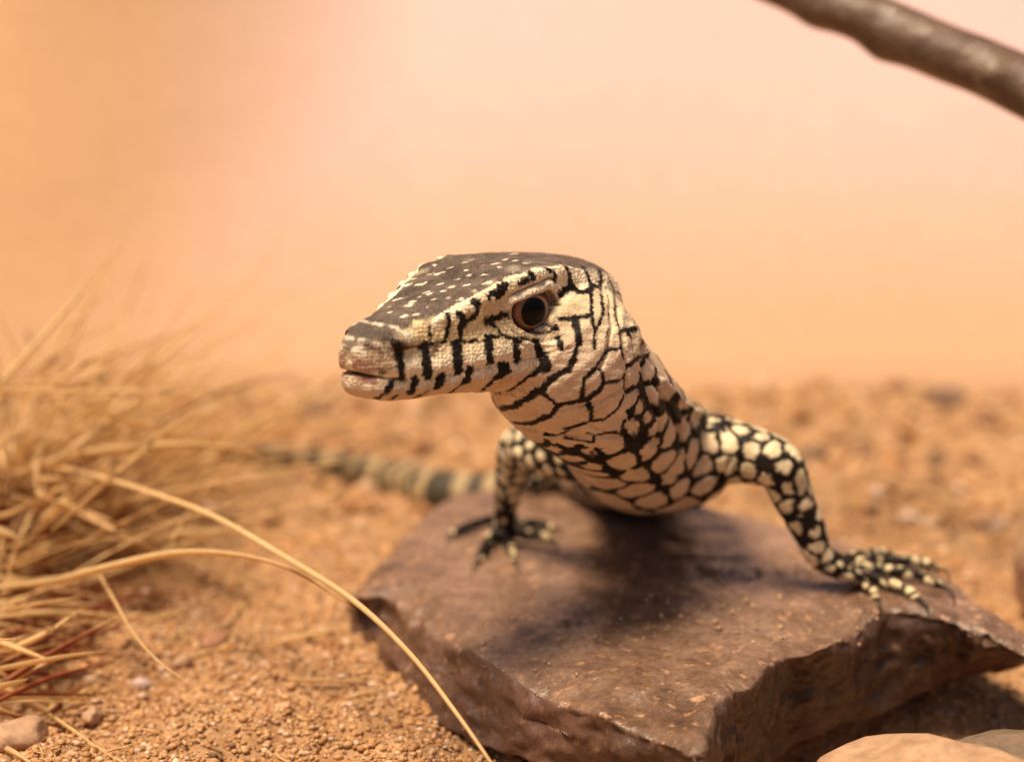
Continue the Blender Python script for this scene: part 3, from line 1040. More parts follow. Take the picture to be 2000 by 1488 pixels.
DK = [([(744, 694), (746, 728)], 9), ([(778, 676), (786, 738)], 16), ([(829, 676), (836, 732)], 19), ([(891, 672), (896, 722)], 20), ([(952, 662), (957, 704)], 18), ([(1004, 668), (1010, 702)], 16),
      ([(1043, 662), (1056, 692)], 15), ([(1061, 692), (1067, 718)], 20), ([(1085, 638), (1096, 682)], 12), ([(1124, 624), (1131, 672)], 13), ([(1127, 672), (1121, 706)], 9),
      ([(1153, 575), (1155, 615), (1160, 645), (1160, 680)], 8), ([(1093, 624), (1124, 623), (1146, 618), (1156, 612)], 9), 
      ([(1085, 584), (1104, 566), (1119, 560), (1127, 573), (1146, 570), (1162, 559)], 13), ([(1115, 563), (1110, 536), (1106, 524)], 12), ([(1154, 561), (1148, 536), (1138, 520)], 10), ([(1168, 563), (1176, 548), (1168, 526)], 8),
      ([(1172, 560), (1175, 586), (1178, 606), (1172, 625), (1163, 646)], 7), ([(1187, 540), (1199, 570), (1201, 596), (1200, 620), (1206, 645), (1209, 682)], 6), ([(1189, 612), (1187, 645), (1182, 664), (1180, 688)], 4.5),
      ([(1209, 645), (1226, 646), (1246, 640)], 9), ([(1199, 570), (1215, 580)], 8), ([(1228, 648), (1235, 688), (1240, 704)], 4.5), ([(1247, 642), (1252, 694)], 4.5), ([(1240, 703), (1263, 695)], 11),
      ([(1210, 681), (1192, 683), (1182, 690), (1165, 717), (1141, 741), (1136, 770), (1138, 782)], 9), ([(1209, 686), (1221, 707), (1226, 716)], 5), ([(1240, 703), (1226, 715), (1218, 734), (1221, 764)], 8),
      ([(1172, 722), (1180, 746), (1206, 744), (1218, 736)], 8), ([(1180, 746), (1167, 766), (1146, 780), (1119, 785), (1092, 790), (1075, 811), (1064, 814)], 10), ([(1221, 763), (1213, 782), (1206, 797), (1180, 819), (1156, 824)], 7),
      ([(1146, 781), (1155, 804), (1155, 822)], 10), ([(1156, 821), (1129, 831), (1100, 838)], 6.5), ([(1118, 703), (1109, 722), (1078, 739), (1056, 763), (1025, 780), (1003, 792), (972, 798)], 10), ([(1056, 763), (1075, 778), (1090, 790)], 8),
      ([(1066, 814), (1037, 826), (1003, 824)], 8), ([(1063, 849), (1090, 851), (1112, 838), (1153, 824), (1162, 822)], 6.5), ([(1104, 855), (1157, 863), (1166, 848), (1211, 843), (1219, 820)], 6.5), ([(1148, 846), (1165, 851)], 6), ([(1056, 720), (1025, 739), (1008, 753), (992, 764)], 9), ([(978, 714), (987, 722)], 17), ([(986, 724), (962, 741), (944, 758)], 8), ([(938, 768), (977, 768)], 4),
      ([(917, 722), (911, 744)], 14), ([(902, 749), (870, 773)], 7.5), ([(861, 734), (854, 755)], 13), ([(835, 764), (808, 778)], 7), ([(810, 740), (802, 767)], 11), ([(774, 771), (762, 778)], 7), ([(769, 742), (756, 764)], 9), ([(745, 771), (733, 778)], 6),
      ([(1002, 615), (979, 616), (950, 626)], 15), ([(952, 628), (969, 639), (984, 658), (1018, 661)], 6), ([(896, 614), (906, 629), (896, 646), (901, 666), (891, 674)], 11), ([(906, 629), (930, 615), (934, 590)], 10),
      ([(872, 614), (875, 629), (872, 651), (864, 669)], 9), ([(838, 643), (841, 674)], 7), ([(794, 676), (824, 678), (842, 671)], 7), ([(905, 668), (940, 666), (978, 655)], 5.5), ([(976, 654), (998, 664), (1044, 666)], 5.5),
      ([(981, 660), (1037, 659), (1061, 650), (1083, 629), (1090, 598)], 3.2), ([(934, 596), (924, 587)], 13), ([(987, 556), (972, 578)], 14), ([(965, 572), (950, 580)], 9), ([(1012, 556), (1031, 547)], 11), ([(1033, 533), (1043, 546)], 11),
      ([(1064, 524), (1083, 536), (1081, 552)], 9), ([(1226, 655), (1222, 642), (1224, 655)], 6)]
for px, w_ in DK: paint(px, w_ * (1.5 if np.mean(px, axis=0)[1] > np.interp(np.mean(px, axis=0)[0], [690, 850, 940, 1060, 1130], [730, 738, 716, 695, 690]) and np.mean(px, axis=0)[0] < 1060 else 1.18), DARK)
paint([(683, 722), (688, 729), (702, 728), (725, 731), (745, 735), (785, 741)], 5.5, np.array([.10, .02, .014]))
paint([(695, 735), (712, 740), (730, 742)], 14, np.array([.42, .20, .15]), soft=.004)
side_ = ishead & (np.abs(HLt) > .05)
lidw = side_ * sstep(-.02, .02, QE) * sstep(.40, .34, QE) * sstep(-.12, .05, LD) * sstep(.056, .046, np.abs(HS))
colr = colr + (WHITE * 1.05 - colr) * lidw[:, None]
ringp = side_ * sstep(-.02, .02, QE) * sstep(.15, .11, QE) * (1 - lidw)
colr = colr + (np.array([.70, .54, .36]) - colr) * (ringp * .8)[:, None]
edge = side_ * np.exp(-((QE + .01) / .05) ** 2) * sstep(.10, -.05, LD)
colr = colr + (np.array([.10, .055, .035]) - colr) * (edge * .85)[:, None]
fold = side_ * np.exp(-((QE - .44) / .055) ** 2) * sstep(-.05, .10, LD) * sstep(.062, .046, np.abs(HS))
colr = colr + (DARK - colr) * (fold * .95)[:, None]
paint([(738, 702), (752, 716)], 22, np.array([.42, .30, .19]), soft=.006)
paint([(690, 708), (716, 716)], 30, np.array([.44, .27, .20]), soft=.008)
paint([(697, 686), (708, 690)], 15, WHITE * .9, soft=.005)

# ---- creases and swellings
dV = np.zeros_like(V)
press([(700, 729), (745, 735), (790, 741), (850, 739), (940, 717), (1061, 694), (1128, 675)], 7, .0030)
press([(1165, 530), (1190, 580), (1196, 640), (1186, 690), (1170, 720)], 16, .006)
press([(1207, 600), (1215, 660), (1226, 720), (1222, 770)], 18, .007, False)
press([(1250, 700), (1268, 770), (1290, 830), (1275, 870)], 20, .009, False)
press([(1275, 745), (1305, 790), (1330, 840), (1330, 880)], 20, .010, False)
press([(1330, 800), (1352, 830), (1360, 862)], 18, .009, False)
press([(1180, 560), (1205, 640), (1208, 700)], 14, -.004, False)
press([(1290, 745), (1330, 790), (1375, 820)], 26, -.010, False)
press([(1020, 835), (1080, 850), (1150, 855), (1230, 850)], 16, .006, False)
press([(1120, 895), (1200, 915), (1300, 930), (1390, 925)], 14, .005, False)
press([(1390, 960), (1410, 930), (1425, 900)], 18, .008, False)
press([(1300, 800), (1330, 850), (1345, 900)], 12, .006, False)
press([(1225, 800), (1250, 850), (1300, 880)], 12, .005, False)
press([(1150, 830), (1220, 860), (1280, 865)], 10, .004, False)
press([(1440, 850), (1450, 890), (1440, 930)], 12, .005, False)
press([(1400, 850), (1425, 830)], 20, -.006, False)
press([(1235, 640), (1262, 690)], 22, -.006, False)
press([(1090, 800), (1160, 790), (1215, 760)], 14, .004, False)
for b_ in ((868, 622), (905, 600), (942, 580), (976, 562), (1003, 549), (1048, 534), (1095, 528)): press([b_, (b_[0] + 4, b_[1] + 6)], 30, -.0055)
press([(880, 506), (915, 504)], 46, -.006, False)
for b_ in ((808, 690), (860, 690), (922, 684), (978, 680), (1028, 674)): press([(b_[0], b_[1]), (b_[0] + 3, b_[1] + 22)], 36, -.0022)
press([(716, 676), (726, 684)], 9, .004)
dV += Nn * ((0.0016 * fbm(V, 16, 3, 131)) * (~ishead))[:, None]
soft_cell = np.where((REG != TAIL) & (NET < 8) & ~ishead, sstep(0.0, .012, NET), .5)
dV += Nn * (soft_cell * 0.0022)[:, None]
dV += Nn * (np.where(ishead, 0.0008 * noise(V, 120, 133) + 0.0016 * fbm(V, 26, 2, 134), 0))[:, None]
V = V + dV
put_verts(body_me, V)
set_colours(body_me, 'skin', np.clip(colr, 0, 1))
scaly = np.where(ishead, 1 - 0.85 * sstep(-.085, -.125, HU), 0.35)
set_colours(body_me, 'scaly', np.repeat(scaly[:, None], 3, 1))
body_me.polygons.foreach_set('use_smooth', [True] * len(body_me.polygons))

lizard = thing('lizard', 'young black and cream spotted monitor lizard standing on the stone slab, head raised', 'lizard', (0.3, 3.4, 0.15))
lizard_body = link('body', body_me, M_SKIN, lizard)
for cp, cr in claws:
    v_, f_ = tube(cp, cr, 8)
    link('claw', mesh_from('claw', v_, f_), M_CLAW, lizard)


def eye_mat():
    m, nt, p, N, L = new_mat('eye_iris')
    c_ = n_noise(nt, 60, 4, 0.6, coord_of(nt))
    a = attr(nt, 'ring')
    k = n_ramp(nt, c_.outputs[0], [(0.3, (0.75, 0.7, 0.65)), (0.7, (1.2, 1.15, 1.1))])
    L.new(n_mix(nt, 0.7, a, k.outputs[0], 'MULTIPLY'), p.inputs['Base Color'])
    p.inputs['Roughness'].default_value = 0.3
    p.inputs['Specular IOR Level'].default_value = 0.2
    return m


M_IRIS = eye_mat()
for sg in (1, -1):
    gaze = (HL * sg * 0.96 + HF * 0.22 - HZ * 0.02); gaze /= np.linalg.norm(gaze)
    ec = hw(EC[0], sg * 0.080, EC[2])
    sx_ = np.cross(HZ, gaze); sx_ /= np.linalg.norm(sx_); sy_ = np.cross(gaze, sx_)
    v_, f_ = ellipsoid(ec, [sx_ * .052, sy_ * .044, gaze * .046], 24)
    me = mesh_from('eye', v_, f_)
    ca = ((v_ - ec) @ sx_) / .052; cb = ((v_ - ec) @ sy_) / .044
    rr = np.sqrt(ca ** 2 + cb ** 2)
    c_ = np.tile([.12, .042, .024], (len(v_), 1))
    g_ = (sstep(.64, .57, rr) * sstep(.49, .53, rr))[:, None]
    c_ = c_ * (1 - g_) + np.array([.52, .31, .18]) * g_
    g_ = sstep(.86, .98, rr)[:, None]
    c_ = c_ * (1 - g_) + np.array([.05, .02, .014]) * g_
    set_colours(me, 'ring', c_)
    eye = link('eye', me, M_IRIS, lizard)
    # the pupil: the front cap of the ball, a hair proud of it
    cap, cf = [], []
    for i in range(9):
        for j in range(36):
            a_ = 2 * math.pi * j / 36; r_ = .51 * i / 8
            z_ = math.sqrt(1 - r_ * r_)
            cap.append(ec + sx_ * .052 * r_ * math.cos(a_) + sy_ * .044 * r_ * 1.06 * math.sin(a_) + gaze * (.0465 * z_ + (.0012 if i < 8 else -.0012)))
    for i in range(8):
        for j in range(36):
            cf.append((i * 36 + j, i * 36 + 36 + j, i * 36 + 36 + (j + 1) % 36, i * 36 + (j + 1) % 36))
    pu = link('pupil', mesh_from('pupil', cap, cf), M_PUPIL)
    pu.parent = eye
    pu.matrix_parent_inverse = Matrix.Identity(4)
    pu.location = (0, 0, 0)
    pu.matrix_parent_inverse = Matrix.Identity(4)


# ------------------------------------------------------------------ stones
def stone(name, label, cat, c, ax, seed, mat, rough=0.22, group=None, sub=4, rot=0.0):
    bm = bmesh.new()
    bmesh.ops.create_icosphere(bm, subdivisions=sub, radius=1.0)
    V = np.array([v.co[:] for v in bm.verts])
    F = [tuple(v.index for v in f.verts) for f in bm.faces]
    bm.free()
    g = np.random.default_rng(seed)
    for k in range(9):                                   # flattened facets
        dvec = g.normal(size=3); dvec /= np.linalg.norm(dvec)
        t = V @ dvec
        lim = g.uniform(0.62, 0.9)
        V = V - np.outer(np.maximum(0, t - lim) * 0.8, dvec)
    V = V * (1 + rough * 0.6 * fbm(V + seed, 1.3, 2, seed) + rough * 0.25 * fbm(V + seed, 4.2, 3, seed + 3))[:, None]
    V = V * np.asarray(ax)
    ca, sa = math.cos(rot), math.sin(rot)
    V = V @ np.array([[ca, sa, 0], [-sa, ca, 0], [0, 0, 1]])
    o = link(name, mesh_from(name, V, F), mat)
    o.location = [float(v) for v in c]
    return tag(o, label, cat, group)


M_PALE = mat_stone('pale_sandstone', (0.30, 0.175, 0.095), (0.48, 0.29, 0.17), (0.58, 0.355, 0.25), 6)
M_GREY = mat_stone('grey_brown_stone', (0.13, 0.085, 0.052), (0.21, 0.14, 0.088), (0.28, 0.195, 0.125), 8)
M_REDD = mat_stone('reddish_stone', (0.30, 0.14, 0.08), (0.44, 0.22, 0.12), (0.52, 0.28, 0.16), 7)
M_PINK = mat_stone('pink_quartz', (0.62, 0.44, 0.38), (0.74, 0.56, 0.50), (0.80, 0.64, 0.58), 30, 0.35)
M_DARK = mat_stone('dark_stone', (0.11, 0.060, 0.036), (0.18, 0.10, 0.058), (0.25, 0.145, 0.085), 14)
M_TAN = mat_stone('tan_stone', (0.36, 0.20, 0.10), (0.50, 0.29, 0.15), (0.58, 0.36, 0.20), 16)

stone('rock', 'pale orange rounded stone in the bottom right corner', 'rock', at(1800, 1600, 2.85), (0.24, 0.15, 0.130), 4, M_PALE, 0.16, rot=-0.1)
stone('rock', 'grey brown stone at the right edge behind the pale orange one', 'rock', at(2000, 1532, 3.02), (0.16, 0.13, 0.080), 9, M_GREY, 0.15)
stone('rock', 'blurred tan stone standing at the far right edge beyond the slab', 'rock', at(2092, 1110, 3.75), (0.125, 0.10, 0.17), 17, M_PALE, 0.15)


def on_ground(px, py, up=0.0):
    q = onz(px, py, 0.0)
    for _ in range(4): q = onz(px, py, gz1(q[0], q[1]) + up)
    return q


for px, py, r, mat, lab in [
        (1722, 915, 0.018, M_PINK, 'small pink white pebble on the sand right of the lizard arm'),
        (541, 1050, 0.013, M_PINK, 'tiny pink pebble on sand between the grass and the tail'),
        (275, 1335, 0.016, M_PINK, 'pale mauve pebble beside the bent straw at lower left'),
        (735, 740, 0.0, M_PINK, ''),
        (1590, 893, 0.040, M_DARK, 'dark flat lump on the sand behind the lizard elbow'),  # dark lump set at a dark spot on the sand
        (1850, 785, 0.062, M_DARK, 'dark lump at the foot of the wall at upper right of the sand'),
        (1945, 800, 0.045, M_TAN, 'brown lump at the wall foot near the right edge'),
        (1380, 800, 0.045, M_TAN, 'brown lump at the wall foot just behind the lizard shoulder'),
        (900, 800, 0.05, M_TAN, 'brown lump at the wall foot seen below the lizard chin'),
        (560, 775, 0.05, M_TAN, 'brown lump at the wall foot left of the lizard snout'),
        (45, 1440, 0.045, M_PALE, 'chunky pale pebble at the bottom left corner'),
        (20, 1385, 0.022, M_TAN, 'oval tan pebble at the left edge above the chunky pale one'),
        (180, 1395, 0.020, M_PALE, 'pale pebble touching the straw at lower left'),
        (420, 1250, 0.026, M_REDD, 'reddish brown pebble on sand left of the slab'),
        (360, 1290, 0.018, M_PALE, 'pale pebble at the tip of the drooping grass blade'),
        (1700, 985, 0.022, M_TAN, 'tan pebble on sand right of the lizard forearm'),
        (1830, 900, 0.022, M_DARK, 'small dark pebble on the sand at right'),
        (1770, 1000, 0.024, M_PALE, 'pale pebble on sand beyond the right end of the slab'),
        (1930, 1010, 0.026, M_TAN, 'tan pebble near the right edge beyond the slab')]:
    if r == 0: continue
    q = on_ground(px, py, r * 0.4)
    stone('pebble' if r < 0.03 else 'stone', lab, 'pebble' if r < 0.03 else 'stone', q, (r * 1.25, r, r * 0.75), int(px + py), mat, 0.25, 'loose stones on the sand', 3, px * 0.01)

# grit: uncountable small grains over the sand
bm = bmesh.new()
bmesh.ops.create_icosphere(bm, subdivisions=1, radius=1.0)
GV = np.array([v.co[:] for v in bm.verts]); GF = np.array([[v.index for v in f.verts] for f in bm.faces])
bm.free()


def scatter_grit(name, count, ylo, yhi, power, rlo, rhi, seed, label):
    g = np.random.default_rng(seed)
    u = g.random(count)
    y = ylo + (yhi - ylo) * u ** power
    x = (g.random(count) * 2 - 1) * (0.31 * y + 0.12)
    keep = np.ones(count, bool)
    r = rlo + (rhi - rlo) * g.random(count) ** 2.6
    r = r * (0.8 + 0.12 * (y - 2.6))
    z = ground_z(x, y) + 0.0075 * fbm(np.stack([x, y, x * 0], -1), 34, 3, 21) + r * 0.25
    k = len(GV)
    sc = r[:, None] * (0.7 + 0.6 * g.random((count, 3))) * [1.15, 1.0, 0.8]
    base = GV[None] * (1 + 0.22 * g.normal(size=(count, k, 1)))
    ang = g.random(count) * 6.283
    Vv = base * sc[:, None, :]
    ca, sa = np.cos(ang)[:, None], np.sin(ang)[:, None]
    vx = Vv[..., 0] * ca - Vv[..., 1] * sa
    vy = Vv[..., 0] * sa + Vv[..., 1] * ca
    Vv = np.stack([vx + x[:, None], vy + y[:, None], Vv[..., 2] + z[:, None]], -1).reshape(-1, 3)
    Fv = (GF[None] + (np.arange(count) * k)[:, None, None]).reshape(-1, 3)
    me = bpy.data.meshes.new(name)
    me.vertices.add(len(Vv)); me.vertices.foreach_set('co', Vv.astype(np.float32).ravel())
    me.loops.add(len(Fv) * 3); me.loops.foreach_set('vertex_index', Fv.astype(np.int32).ravel())
    me.polygons.add(len(Fv)); me.polygons.foreach_set('loop_start', np.arange(0, len(Fv) * 3, 3, dtype=np.int32))
    me.update(calc_edges=True)
    me.polygons.foreach_set('use_smooth', [True] * len(Fv))
    pal = np.array([[.48, .26, .112], [.55, .32, .155], [.42, .21, .085], [.62, .41, .25], [.28, .14, .068], [.68, .48, .35], [.50, .28, .13], [.17, .09, .05]])
    c = pal[g.choice(len(pal), count, p=[.24, .2, .18, .12, .09, .05, .09, .03])] * (0.85 + 0.3 * g.random((count, 1)))
    set_colours(me, 'tint', np.repeat(c, k, 0))
    return tag(link(name, me, M_GRAIN), label, None, None, 'stuff')


scatter_grit('grit', 46000, 2.55, 4.4, 1.6, 0.0032, 0.0095, 5, 'coarse orange grit covering the sand')
scatter_grit('coarse_gravel', 2200, 3.9, 5.7, 0.9, 0.010, 0.034, 6, 'larger rounded gravel lumps scattered over the far sand')

g = np.random.default_rng(88)
for _ in range(1):                                        # sand grains lying on the slab
    gv, gf, gc = [], [], []
    while len(gc) < 520:
        x_, y_ = g.uniform(-.25, .85), g.uniform(2.62, 3.6)
        if fbm(np.array([[x_, y_, 0]]), 4.5, 2, 301)[0] < .12: continue
        z_ = rock_top(x_, y_)
        if z_ < .085: continue
        r_ = .0016 + .0042 * g.random() ** 3
        q_ = GV * (1 + .2 * g.normal(size=(len(GV), 1))) * r_ * (0.7 + .6 * g.random(3)) + [x_, y_, z_ + r_ * .4]
        gf += [tuple(int(i) + len(gv) * 1 for i in f) for f in GF]
        gv += list(q_)
        gc += [pal_ for pal_ in [np.array([.55, .35, .2]) * g.uniform(.6, 1.25)]]
    me = mesh_from('sand_on_slab', gv, gf)
    set_colours(me, 'tint', np.repeat(np.array(gc), len(GV), 0))
    tag(link('sand_on_slab', me, M_GRAIN), 'fine sand grains lying on the top of the stone slab', None, None, 'stuff')

# ------------------------------------------------------------------ branch
bp = catmull([at(1330, -130, 4.05), at(1480, -52, 3.98), at(1640, 10, 3.9), at(1800, 84, 3.82), at(1960, 150, 3.75), at(2150, 245, 3.65), at(2400, 400, 3.5)], 24)
tt = np.linspace(0, 1, len(bp))
br = 0.050 + 0.019 * tt
bV, bF = tube(bp, br, 40)
ringn = 40
ctr = np.repeat(bp, ringn, 0)
dirv = bV[:len(ctr)] - ctr
q = bV[:len(ctr)]
bump_ = 1 + 0.06 * fbm(q, 5, 3, 61)
for px, py, amt, rad in [(1580, 62, 0.20, 0.05), (1705, 118, 0.24, 0.045), (1935, 150, 0.28, 0.035), (1650, 30, 0.1, 0.06)]:
    hit = min(range(len(q)), key=lambda k: np.linalg.norm(np.cross(q[k] - CAM, ray(px, py) / np.linalg.norm(ray(px, py)))) + 0.02 * np.linalg.norm(q[k] - CAM))
    bump_ += amt * np.exp(-(np.linalg.norm(q - q[hit], axis=1) / rad) ** 2)
bV[:len(ctr)] = ctr + dirv * bump_[:, None]
tag(link('bare_branch', mesh_from('bare_branch', bV, bF), M_BARK), 'bare brown branch slanting across the upper right corner', 'branch')

# ------------------------------------------------------------------ dry grass
def blade_mesh(path, width, tip=0.12, seed=0, name='blade'):
    """a folded dry leaf: a tapered three-sided strip along a path"""
    P_ = np.asarray(path)
    m = len(P_)
    T = np.gradient(P_, axis=0); T /= np.linalg.norm(T, axis=1)[:, None] + 1e-9
    g = np.random.default_rng(seed)
    ref = g.normal(size=3); ref /= np.linalg.norm(ref)
    V_, F_ = [], []
    t_ = np.linspace(0, 1, m)
    wv = width * (0.75 + 0.25 * np.sin(math.pi * np.minimum(1, t_ * 1.6))) * np.where(t_ > .55, 1 - (1 - tip) * ((t_ - .55) / .45) ** 1.3, 1)
    for k in range(m):
        s_ = np.cross(T[k], ref); s_ /= np.linalg.norm(s_) + 1e-9
        u_ = np.cross(s_, T[k])
        V_ += [P_[k] + s_ * wv[k] * .5, P_[k] - s_ * wv[k] * .5, P_[k] + u_ * wv[k] * .36]
    for k in range(m - 1):
        for j in range(3):
            a, b = k * 3 + j, k * 3 + (j + 1) % 3
            F_.append((a, b, b + 3, a + 3))
    F_ += [(2, 1, 0), (m * 3 - 3, m * 3 - 2, m * 3 - 1)]
    return V_, F_


tuft_c = onz(-30, 1045, 0.0)
tuft = thing('grass_tussock', 'dry straw coloured grass tussock at the left edge with arching blades', 'grass', tuft_c)
tg_ = np.random.default_rng(23)
NAMED = [  # blades followed in the photograph: place x, y, depth
    ([(60, 905, 3.9), (170, 925, 3.75), (300, 965, 3.55), (420, 1010, 3.40), (560, 1090, 3.25), (690, 1172, 3.10), (800, 1275, 2.97), (890, 1390, 2.88), (960, 1490, 2.80), (985, 1530, 2.78)], .0185),
    ([(-20, 1150, 3.6), (100, 1135, 3.5), (220, 1105, 3.4), (330, 1082, 3.35), (430, 1080, 3.3), (530, 1098, 3.26), (610, 1135, 3.22), (690, 1190, 3.2)], .0165),
    ([(40, 1010, 4.0), (200, 985, 3.9), (330, 960, 3.85), (480, 932, 3.85), (620, 908, 3.9), (720, 893, 3.95)], .0150),
    ([(20, 930, 3.9), (140, 890, 3.8), (260, 874, 3.75), (360, 868, 3.75), (450, 876, 3.8), (520, 890, 3.85)], .0185),
    ([(120, 930, 4.1), (200, 830, 4.2), (300, 715, 4.3), (400, 630, 4.4), (500, 540, 4.5), (570, 430, 4.6)], .0210),
    ([(90, 880, 4.3), (180, 730, 4.5), (236, 640, 4.6), (238, 560, 4.7)], .0200),
    ([(200, 920, 4.2), (330, 840, 4.4), (460, 770, 4.6), (540, 690, 4.8), (590, 630, 4.9)], .0190),
    ([(10, 900, 4.2), (60, 800, 4.4), (120, 660, 4.6), (200, 560, 4.7), (240, 510, 4.8)], .0200),
    ([(195, 1120, 3.5), (225, 1170, 3.4), (262, 1235, 3.3), (310, 1290, 3.22), (370, 1335, 3.16)], .0160),
    ([(-20, 1195, 3.4), (60, 1178, 3.35), (150, 1165, 3.3)], .0170),
    ([(-20, 1260, 3.3), (30, 1262, 3.3), (100, 1230, 3.3), (160, 1188, 3.35)], .0150),
    ([(-20, 1310, 3.2), (60, 1295, 3.2), (140, 1280, 3.2), (208, 1272, 3.2)], .0170),
    ([(-20, 1345, 3.15), (20, 1335, 3.15), (56, 1325, 3.15)], .0170),
    ([(-20, 1245, 3.3), (40, 1268, 3.25), (100, 1290, 3.2)], .0130),
    ([(-30, 1010, 3.7), (20, 1000, 3.7), (70, 975, 3.7)], .0180),
    ([(-20, 1030, 3.6), (20, 1045, 3.6), (52, 1062, 3.6)], .0190),
    ([(80, 870, 3.9), (70, 930, 3.8), (78, 975, 3.75)], .0170),
    ([(30, 1070, 3.7), (100, 1010, 3.75), (150, 970, 3.8), (220, 915, 3.9)], .0170),
    ([(20, 700, 4.3), (18, 780, 4.2), (24, 870, 4.1), (20, 960, 4.0)], .0200),
    ([(330, 1080, 3.6), (350, 1030, 3.7), (400, 960, 3.9), (455, 900, 4.1)], .0110)]
bid = 0
for pts, w_ in NAMED:
    P_ = catmull([at(x_, y_, d_) for x_, y_, d_ in pts], 6)
    v_, f_ = blade_mesh(P_, w_ * 1.08, .2, bid)
    link('blade', mesh_from('blade', v_, f_), M_STRAW, tuft); bid += 1


def wild_path(g, short=False):
    a = g.uniform(-1.9, 1.7)                               # mostly out to the right of the tuft and towards the camera
    out = np.array([math.cos(a), math.sin(a), 0])
    if out[0] < -0.5: out[0] *= -0.4
    L_ = g.uniform(.18, .42) if short else g.uniform(.40, .95)
    lift = g.uniform(.12, .8) if g.random() < .70 else g.uniform(.8, 1.9)
    droop = g.uniform(.15, .9)
    st = tuft_c + np.array([g.normal(.04, .14), g.normal(.12, .28), 0])
    st[2] = gz1(st[0], st[1]) - .01
    v_ = (out + [0, 0, lift]); v_ /= np.linalg.norm(v_)
    bend = np.array([g.normal(0, .25), g.normal(0, .25), 0])
    P_ = []
    for t_ in np.linspace(0, 1, 11):
        q_ = st + v_ * L_ * t_ + bend * L_ * t_ * t_ * .5 + np.array([0, 0, -droop * L_ * .5 * t_ ** 2.2])
        q_[2] = max(q_[2], gz1(q_[0], q_[1]) + .006)
        P_.append(q_)
    return np.array(P_)


for k in range(122):
    g = np.random.default_rng(500 + k)
    P_ = wild_path(g, k % 4 == 0)
    v_, f_ = blade_mesh(P_, g.uniform(.010, .0210), .15, k)
    link('blade', mesh_from('blade', v_, f_), M_STRAW_RED if (k % 9 == 0) else M_STRAW, tuft)
for k in range(64):                                        # thick loose strands crossing in front of and through the tuft
    g = np.random.default_rng(9000 + k)
    x0, y0, d0 = g.uniform(-60, 160), g.uniform(740, 1080), g.uniform(3.6, 4.3)
    a_ = math.radians(g.uniform(-28, 50)) if k % 5 else math.radians(g.uniform(60, 110))
    L_ = g.uniform(160, 430) if k % 5 else g.uniform(90, 160)
    sag = g.uniform(-10, 70)
    pts = []
    for t_ in np.linspace(0, 1, 5):
        pts.append(at(x0 + math.cos(a_) * L_ * t_, y0 - math.sin(a_) * L_ * t_ + sag * (t_ * t_ - .3 * t_), d0 + g.uniform(-.02, .02) + t_ * g.uniform(.0, .35)))
    P_ = catmull(pts, 3)
    for q_ in P_: q_[2] = max(q_[2], gz1(q_[0], q_[1]) + .008)
    v_, f_ = blade_mesh(P_, g.uniform(.009, .017), .3, 900 + k)
    link('blade', mesh_from('blade', v_, f_), M_STRAW, tuft)
for k in range(92):                                        # thin wisps behind and low blades along the left edge
    g = np.random.default_rng(9500 + k)
    if k < 30:
        x0, y0, d0, a_, L_, w_ = g.uniform(60, 360), g.uniform(760, 900), g.uniform(4.1, 4.8), math.radians(g.uniform(-12, 58)), g.uniform(140, 330), g.uniform(.007, .012)
    else:
        x0, y0, d0, a_, L_, w_ = g.uniform(-80, 10), g.uniform(1080, 1400), 3.62 - .0012 * (g.uniform(0, 1) * 60), math.radians(g.uniform(-30, 34)), g.uniform(70, 330), g.uniform(.007, .015)
        d0 = 3.72 - (y0 - 1080) * .0019
    sag = g.uniform(0, 60)
    pts = [at(x0 + math.cos(a_) * L_ * t_, y0 - math.sin(a_) * L_ * t_ + sag * (t_ * t_ - .3 * t_), d0 + t_ * .15) for t_ in np.linspace(0, 1, 5)]
    P_ = catmull(pts, 3)
    for q_ in P_: q_[2] = max(q_[2], gz1(q_[0], q_[1]) + .008)
    v_, f_ = blade_mesh(P_, w_, .3, 1200 + k)
    link('blade', mesh_from('blade', v_, f_), M_STRAW_RED if k % 4 == 3 else M_STRAW, tuft)
fv_, ff_ = [], []
for k in range(520):
    g = np.random.default_rng(3000 + k)
    P_ = wild_path(g, k % 2 == 0)
    v_, f_ = blade_mesh(P_, g.uniform(.005, .0125), .15, k)
    ff_ += [tuple(i + len(fv_) for i in f) for f in f_]
    fv_ += v_
tag(link('fine_blades', mesh_from('fine_blades', fv_, ff_), M_STRAW, tuft), kind='stuff')
sv_, sf_ = [], []
for k in range(480):                                       # matted reddish bases
    g = np.random.default_rng(7000 + k)
    st = tuft_c + (np.array([g.normal(.07, .09), g.normal(-.16, .17), 0]) if k % 3 else np.array([g.normal(.20, .08), g.normal(-.62, .16), 0]))
    st[2] = gz1(st[0], st[1]) - .01
    en = st + np.array([g.normal(.08, .10), g.normal(-.02, .10), g.uniform(.05, .30) * (1 if k % 3 else .45)])
    mid = (st + en) / 2 + g.normal(0, .015, 3)
    v_, f_ = blade_mesh(catmull([st, mid, en], 4), g.uniform(.008, .016), .3, k)
    sf_ += [tuple(i + len(sv_) for i in f) for f in f_]
    sv_ += v_
tag(link('matted_base', mesh_from('matted_base', sv_, sf_), M_STRAW_RED, tuft), kind='stuff')

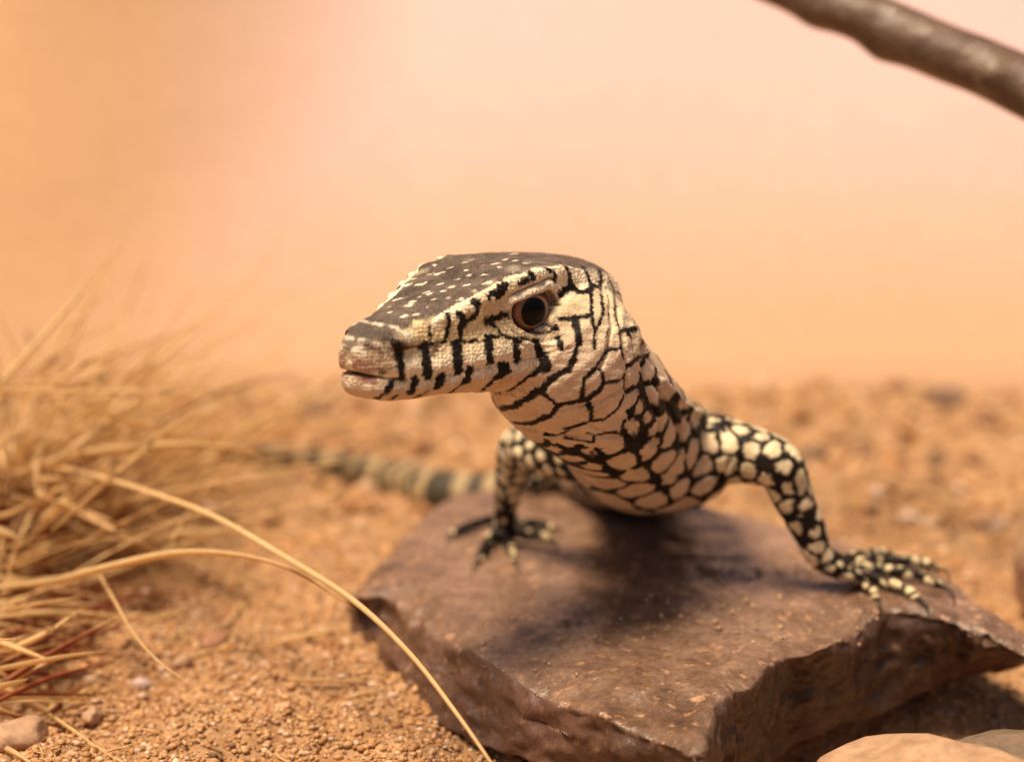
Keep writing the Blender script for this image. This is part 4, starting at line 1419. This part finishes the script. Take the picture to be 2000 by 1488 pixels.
lv_, lf_ = [], []
for k in range(300):                                       # broken bits of straw littering the sand round the tuft
    g = np.random.default_rng(12000 + k)
    x_, y_ = -1.15 + abs(g.normal(0, .42)), g.uniform(2.75, 4.3)
    a_ = g.uniform(0, 6.28); L_ = g.uniform(.02, .10)
    P_ = []
    for t_ in (0, .35, .7, 1):
        px_, py_ = x_ + math.cos(a_) * L_ * t_ + g.normal(0, .003), y_ + math.sin(a_) * L_ * t_ + g.normal(0, .003)
        P_.append([px_, py_, gz1(px_, py_) + .006 + .010 * g.random() * t_])
    v_, f_ = blade_mesh(P_, g.uniform(.003, .008), .5, k)
    lf_ += [tuple(i + len(lv_) for i in f) for f in f_]
    lv_ += v_
tag(link('straw_litter', mesh_from('straw_litter', lv_, lf_), M_STRAW), 'broken bits of straw littering the sand below the grass', None, None, 'stuff')

# ---- loose straws on the sand
STRAWS = [([(88, 1388), (140, 1422), (195, 1462), (260, 1500)], .014, 'straight pale straw on the grit near the bottom left corner'),
          ([(-10, 1452), (30, 1470), (75, 1500)], .012, 'short straw cut by the bottom left corner'),
          ([(560, 1325), (640, 1328), (720, 1330)], .009, 'thin flat straw on the sand left of the slab'),
          ([(455, 1208), (470, 1175), (490, 1240)], .010, 'bent straw bit standing on sand left of the slab'),
          ([(280, 1215), (360, 1195), (470, 1180), (560, 1172)], .008, 'long thin straw lying behind the bent one'),
          ([(520, 1260), (600, 1240), (690, 1226)], .010, 'flat straw touching the left corner of the slab'),
          ([(95, 1335), (115, 1375), (75, 1400)], .012, 'dark crooked twig on grit at lower left'),
          ([(110, 1370), (150, 1345), (175, 1340)], .010, 'small dark twig beside the crooked one'),
          ([(150, 1360), (175, 1345), (200, 1330)], .012, 'stubby straw piece on grit under the grass'),
          ([(425, 1270), (450, 1255), (470, 1225)], .012, 'upright straw piece by the reddish brown pebble')]
for k, (px, w_, lab) in enumerate(STRAWS):
    P_ = catmull([on_ground(x_, y_, .008 + .012 * (i % 2)) for i, (x_, y_) in enumerate(px)], 6)
    v_, f_ = blade_mesh(P_, w_, .5, 40 + k)
    dark = 'dark' in lab
    o = link('twig' if dark else 'straw', mesh_from('straw', v_, f_), M_STRAW_RED if dark else M_STRAW)
    tag(o, lab, 'twig' if dark else 'straw', 'loose straws on the sand')
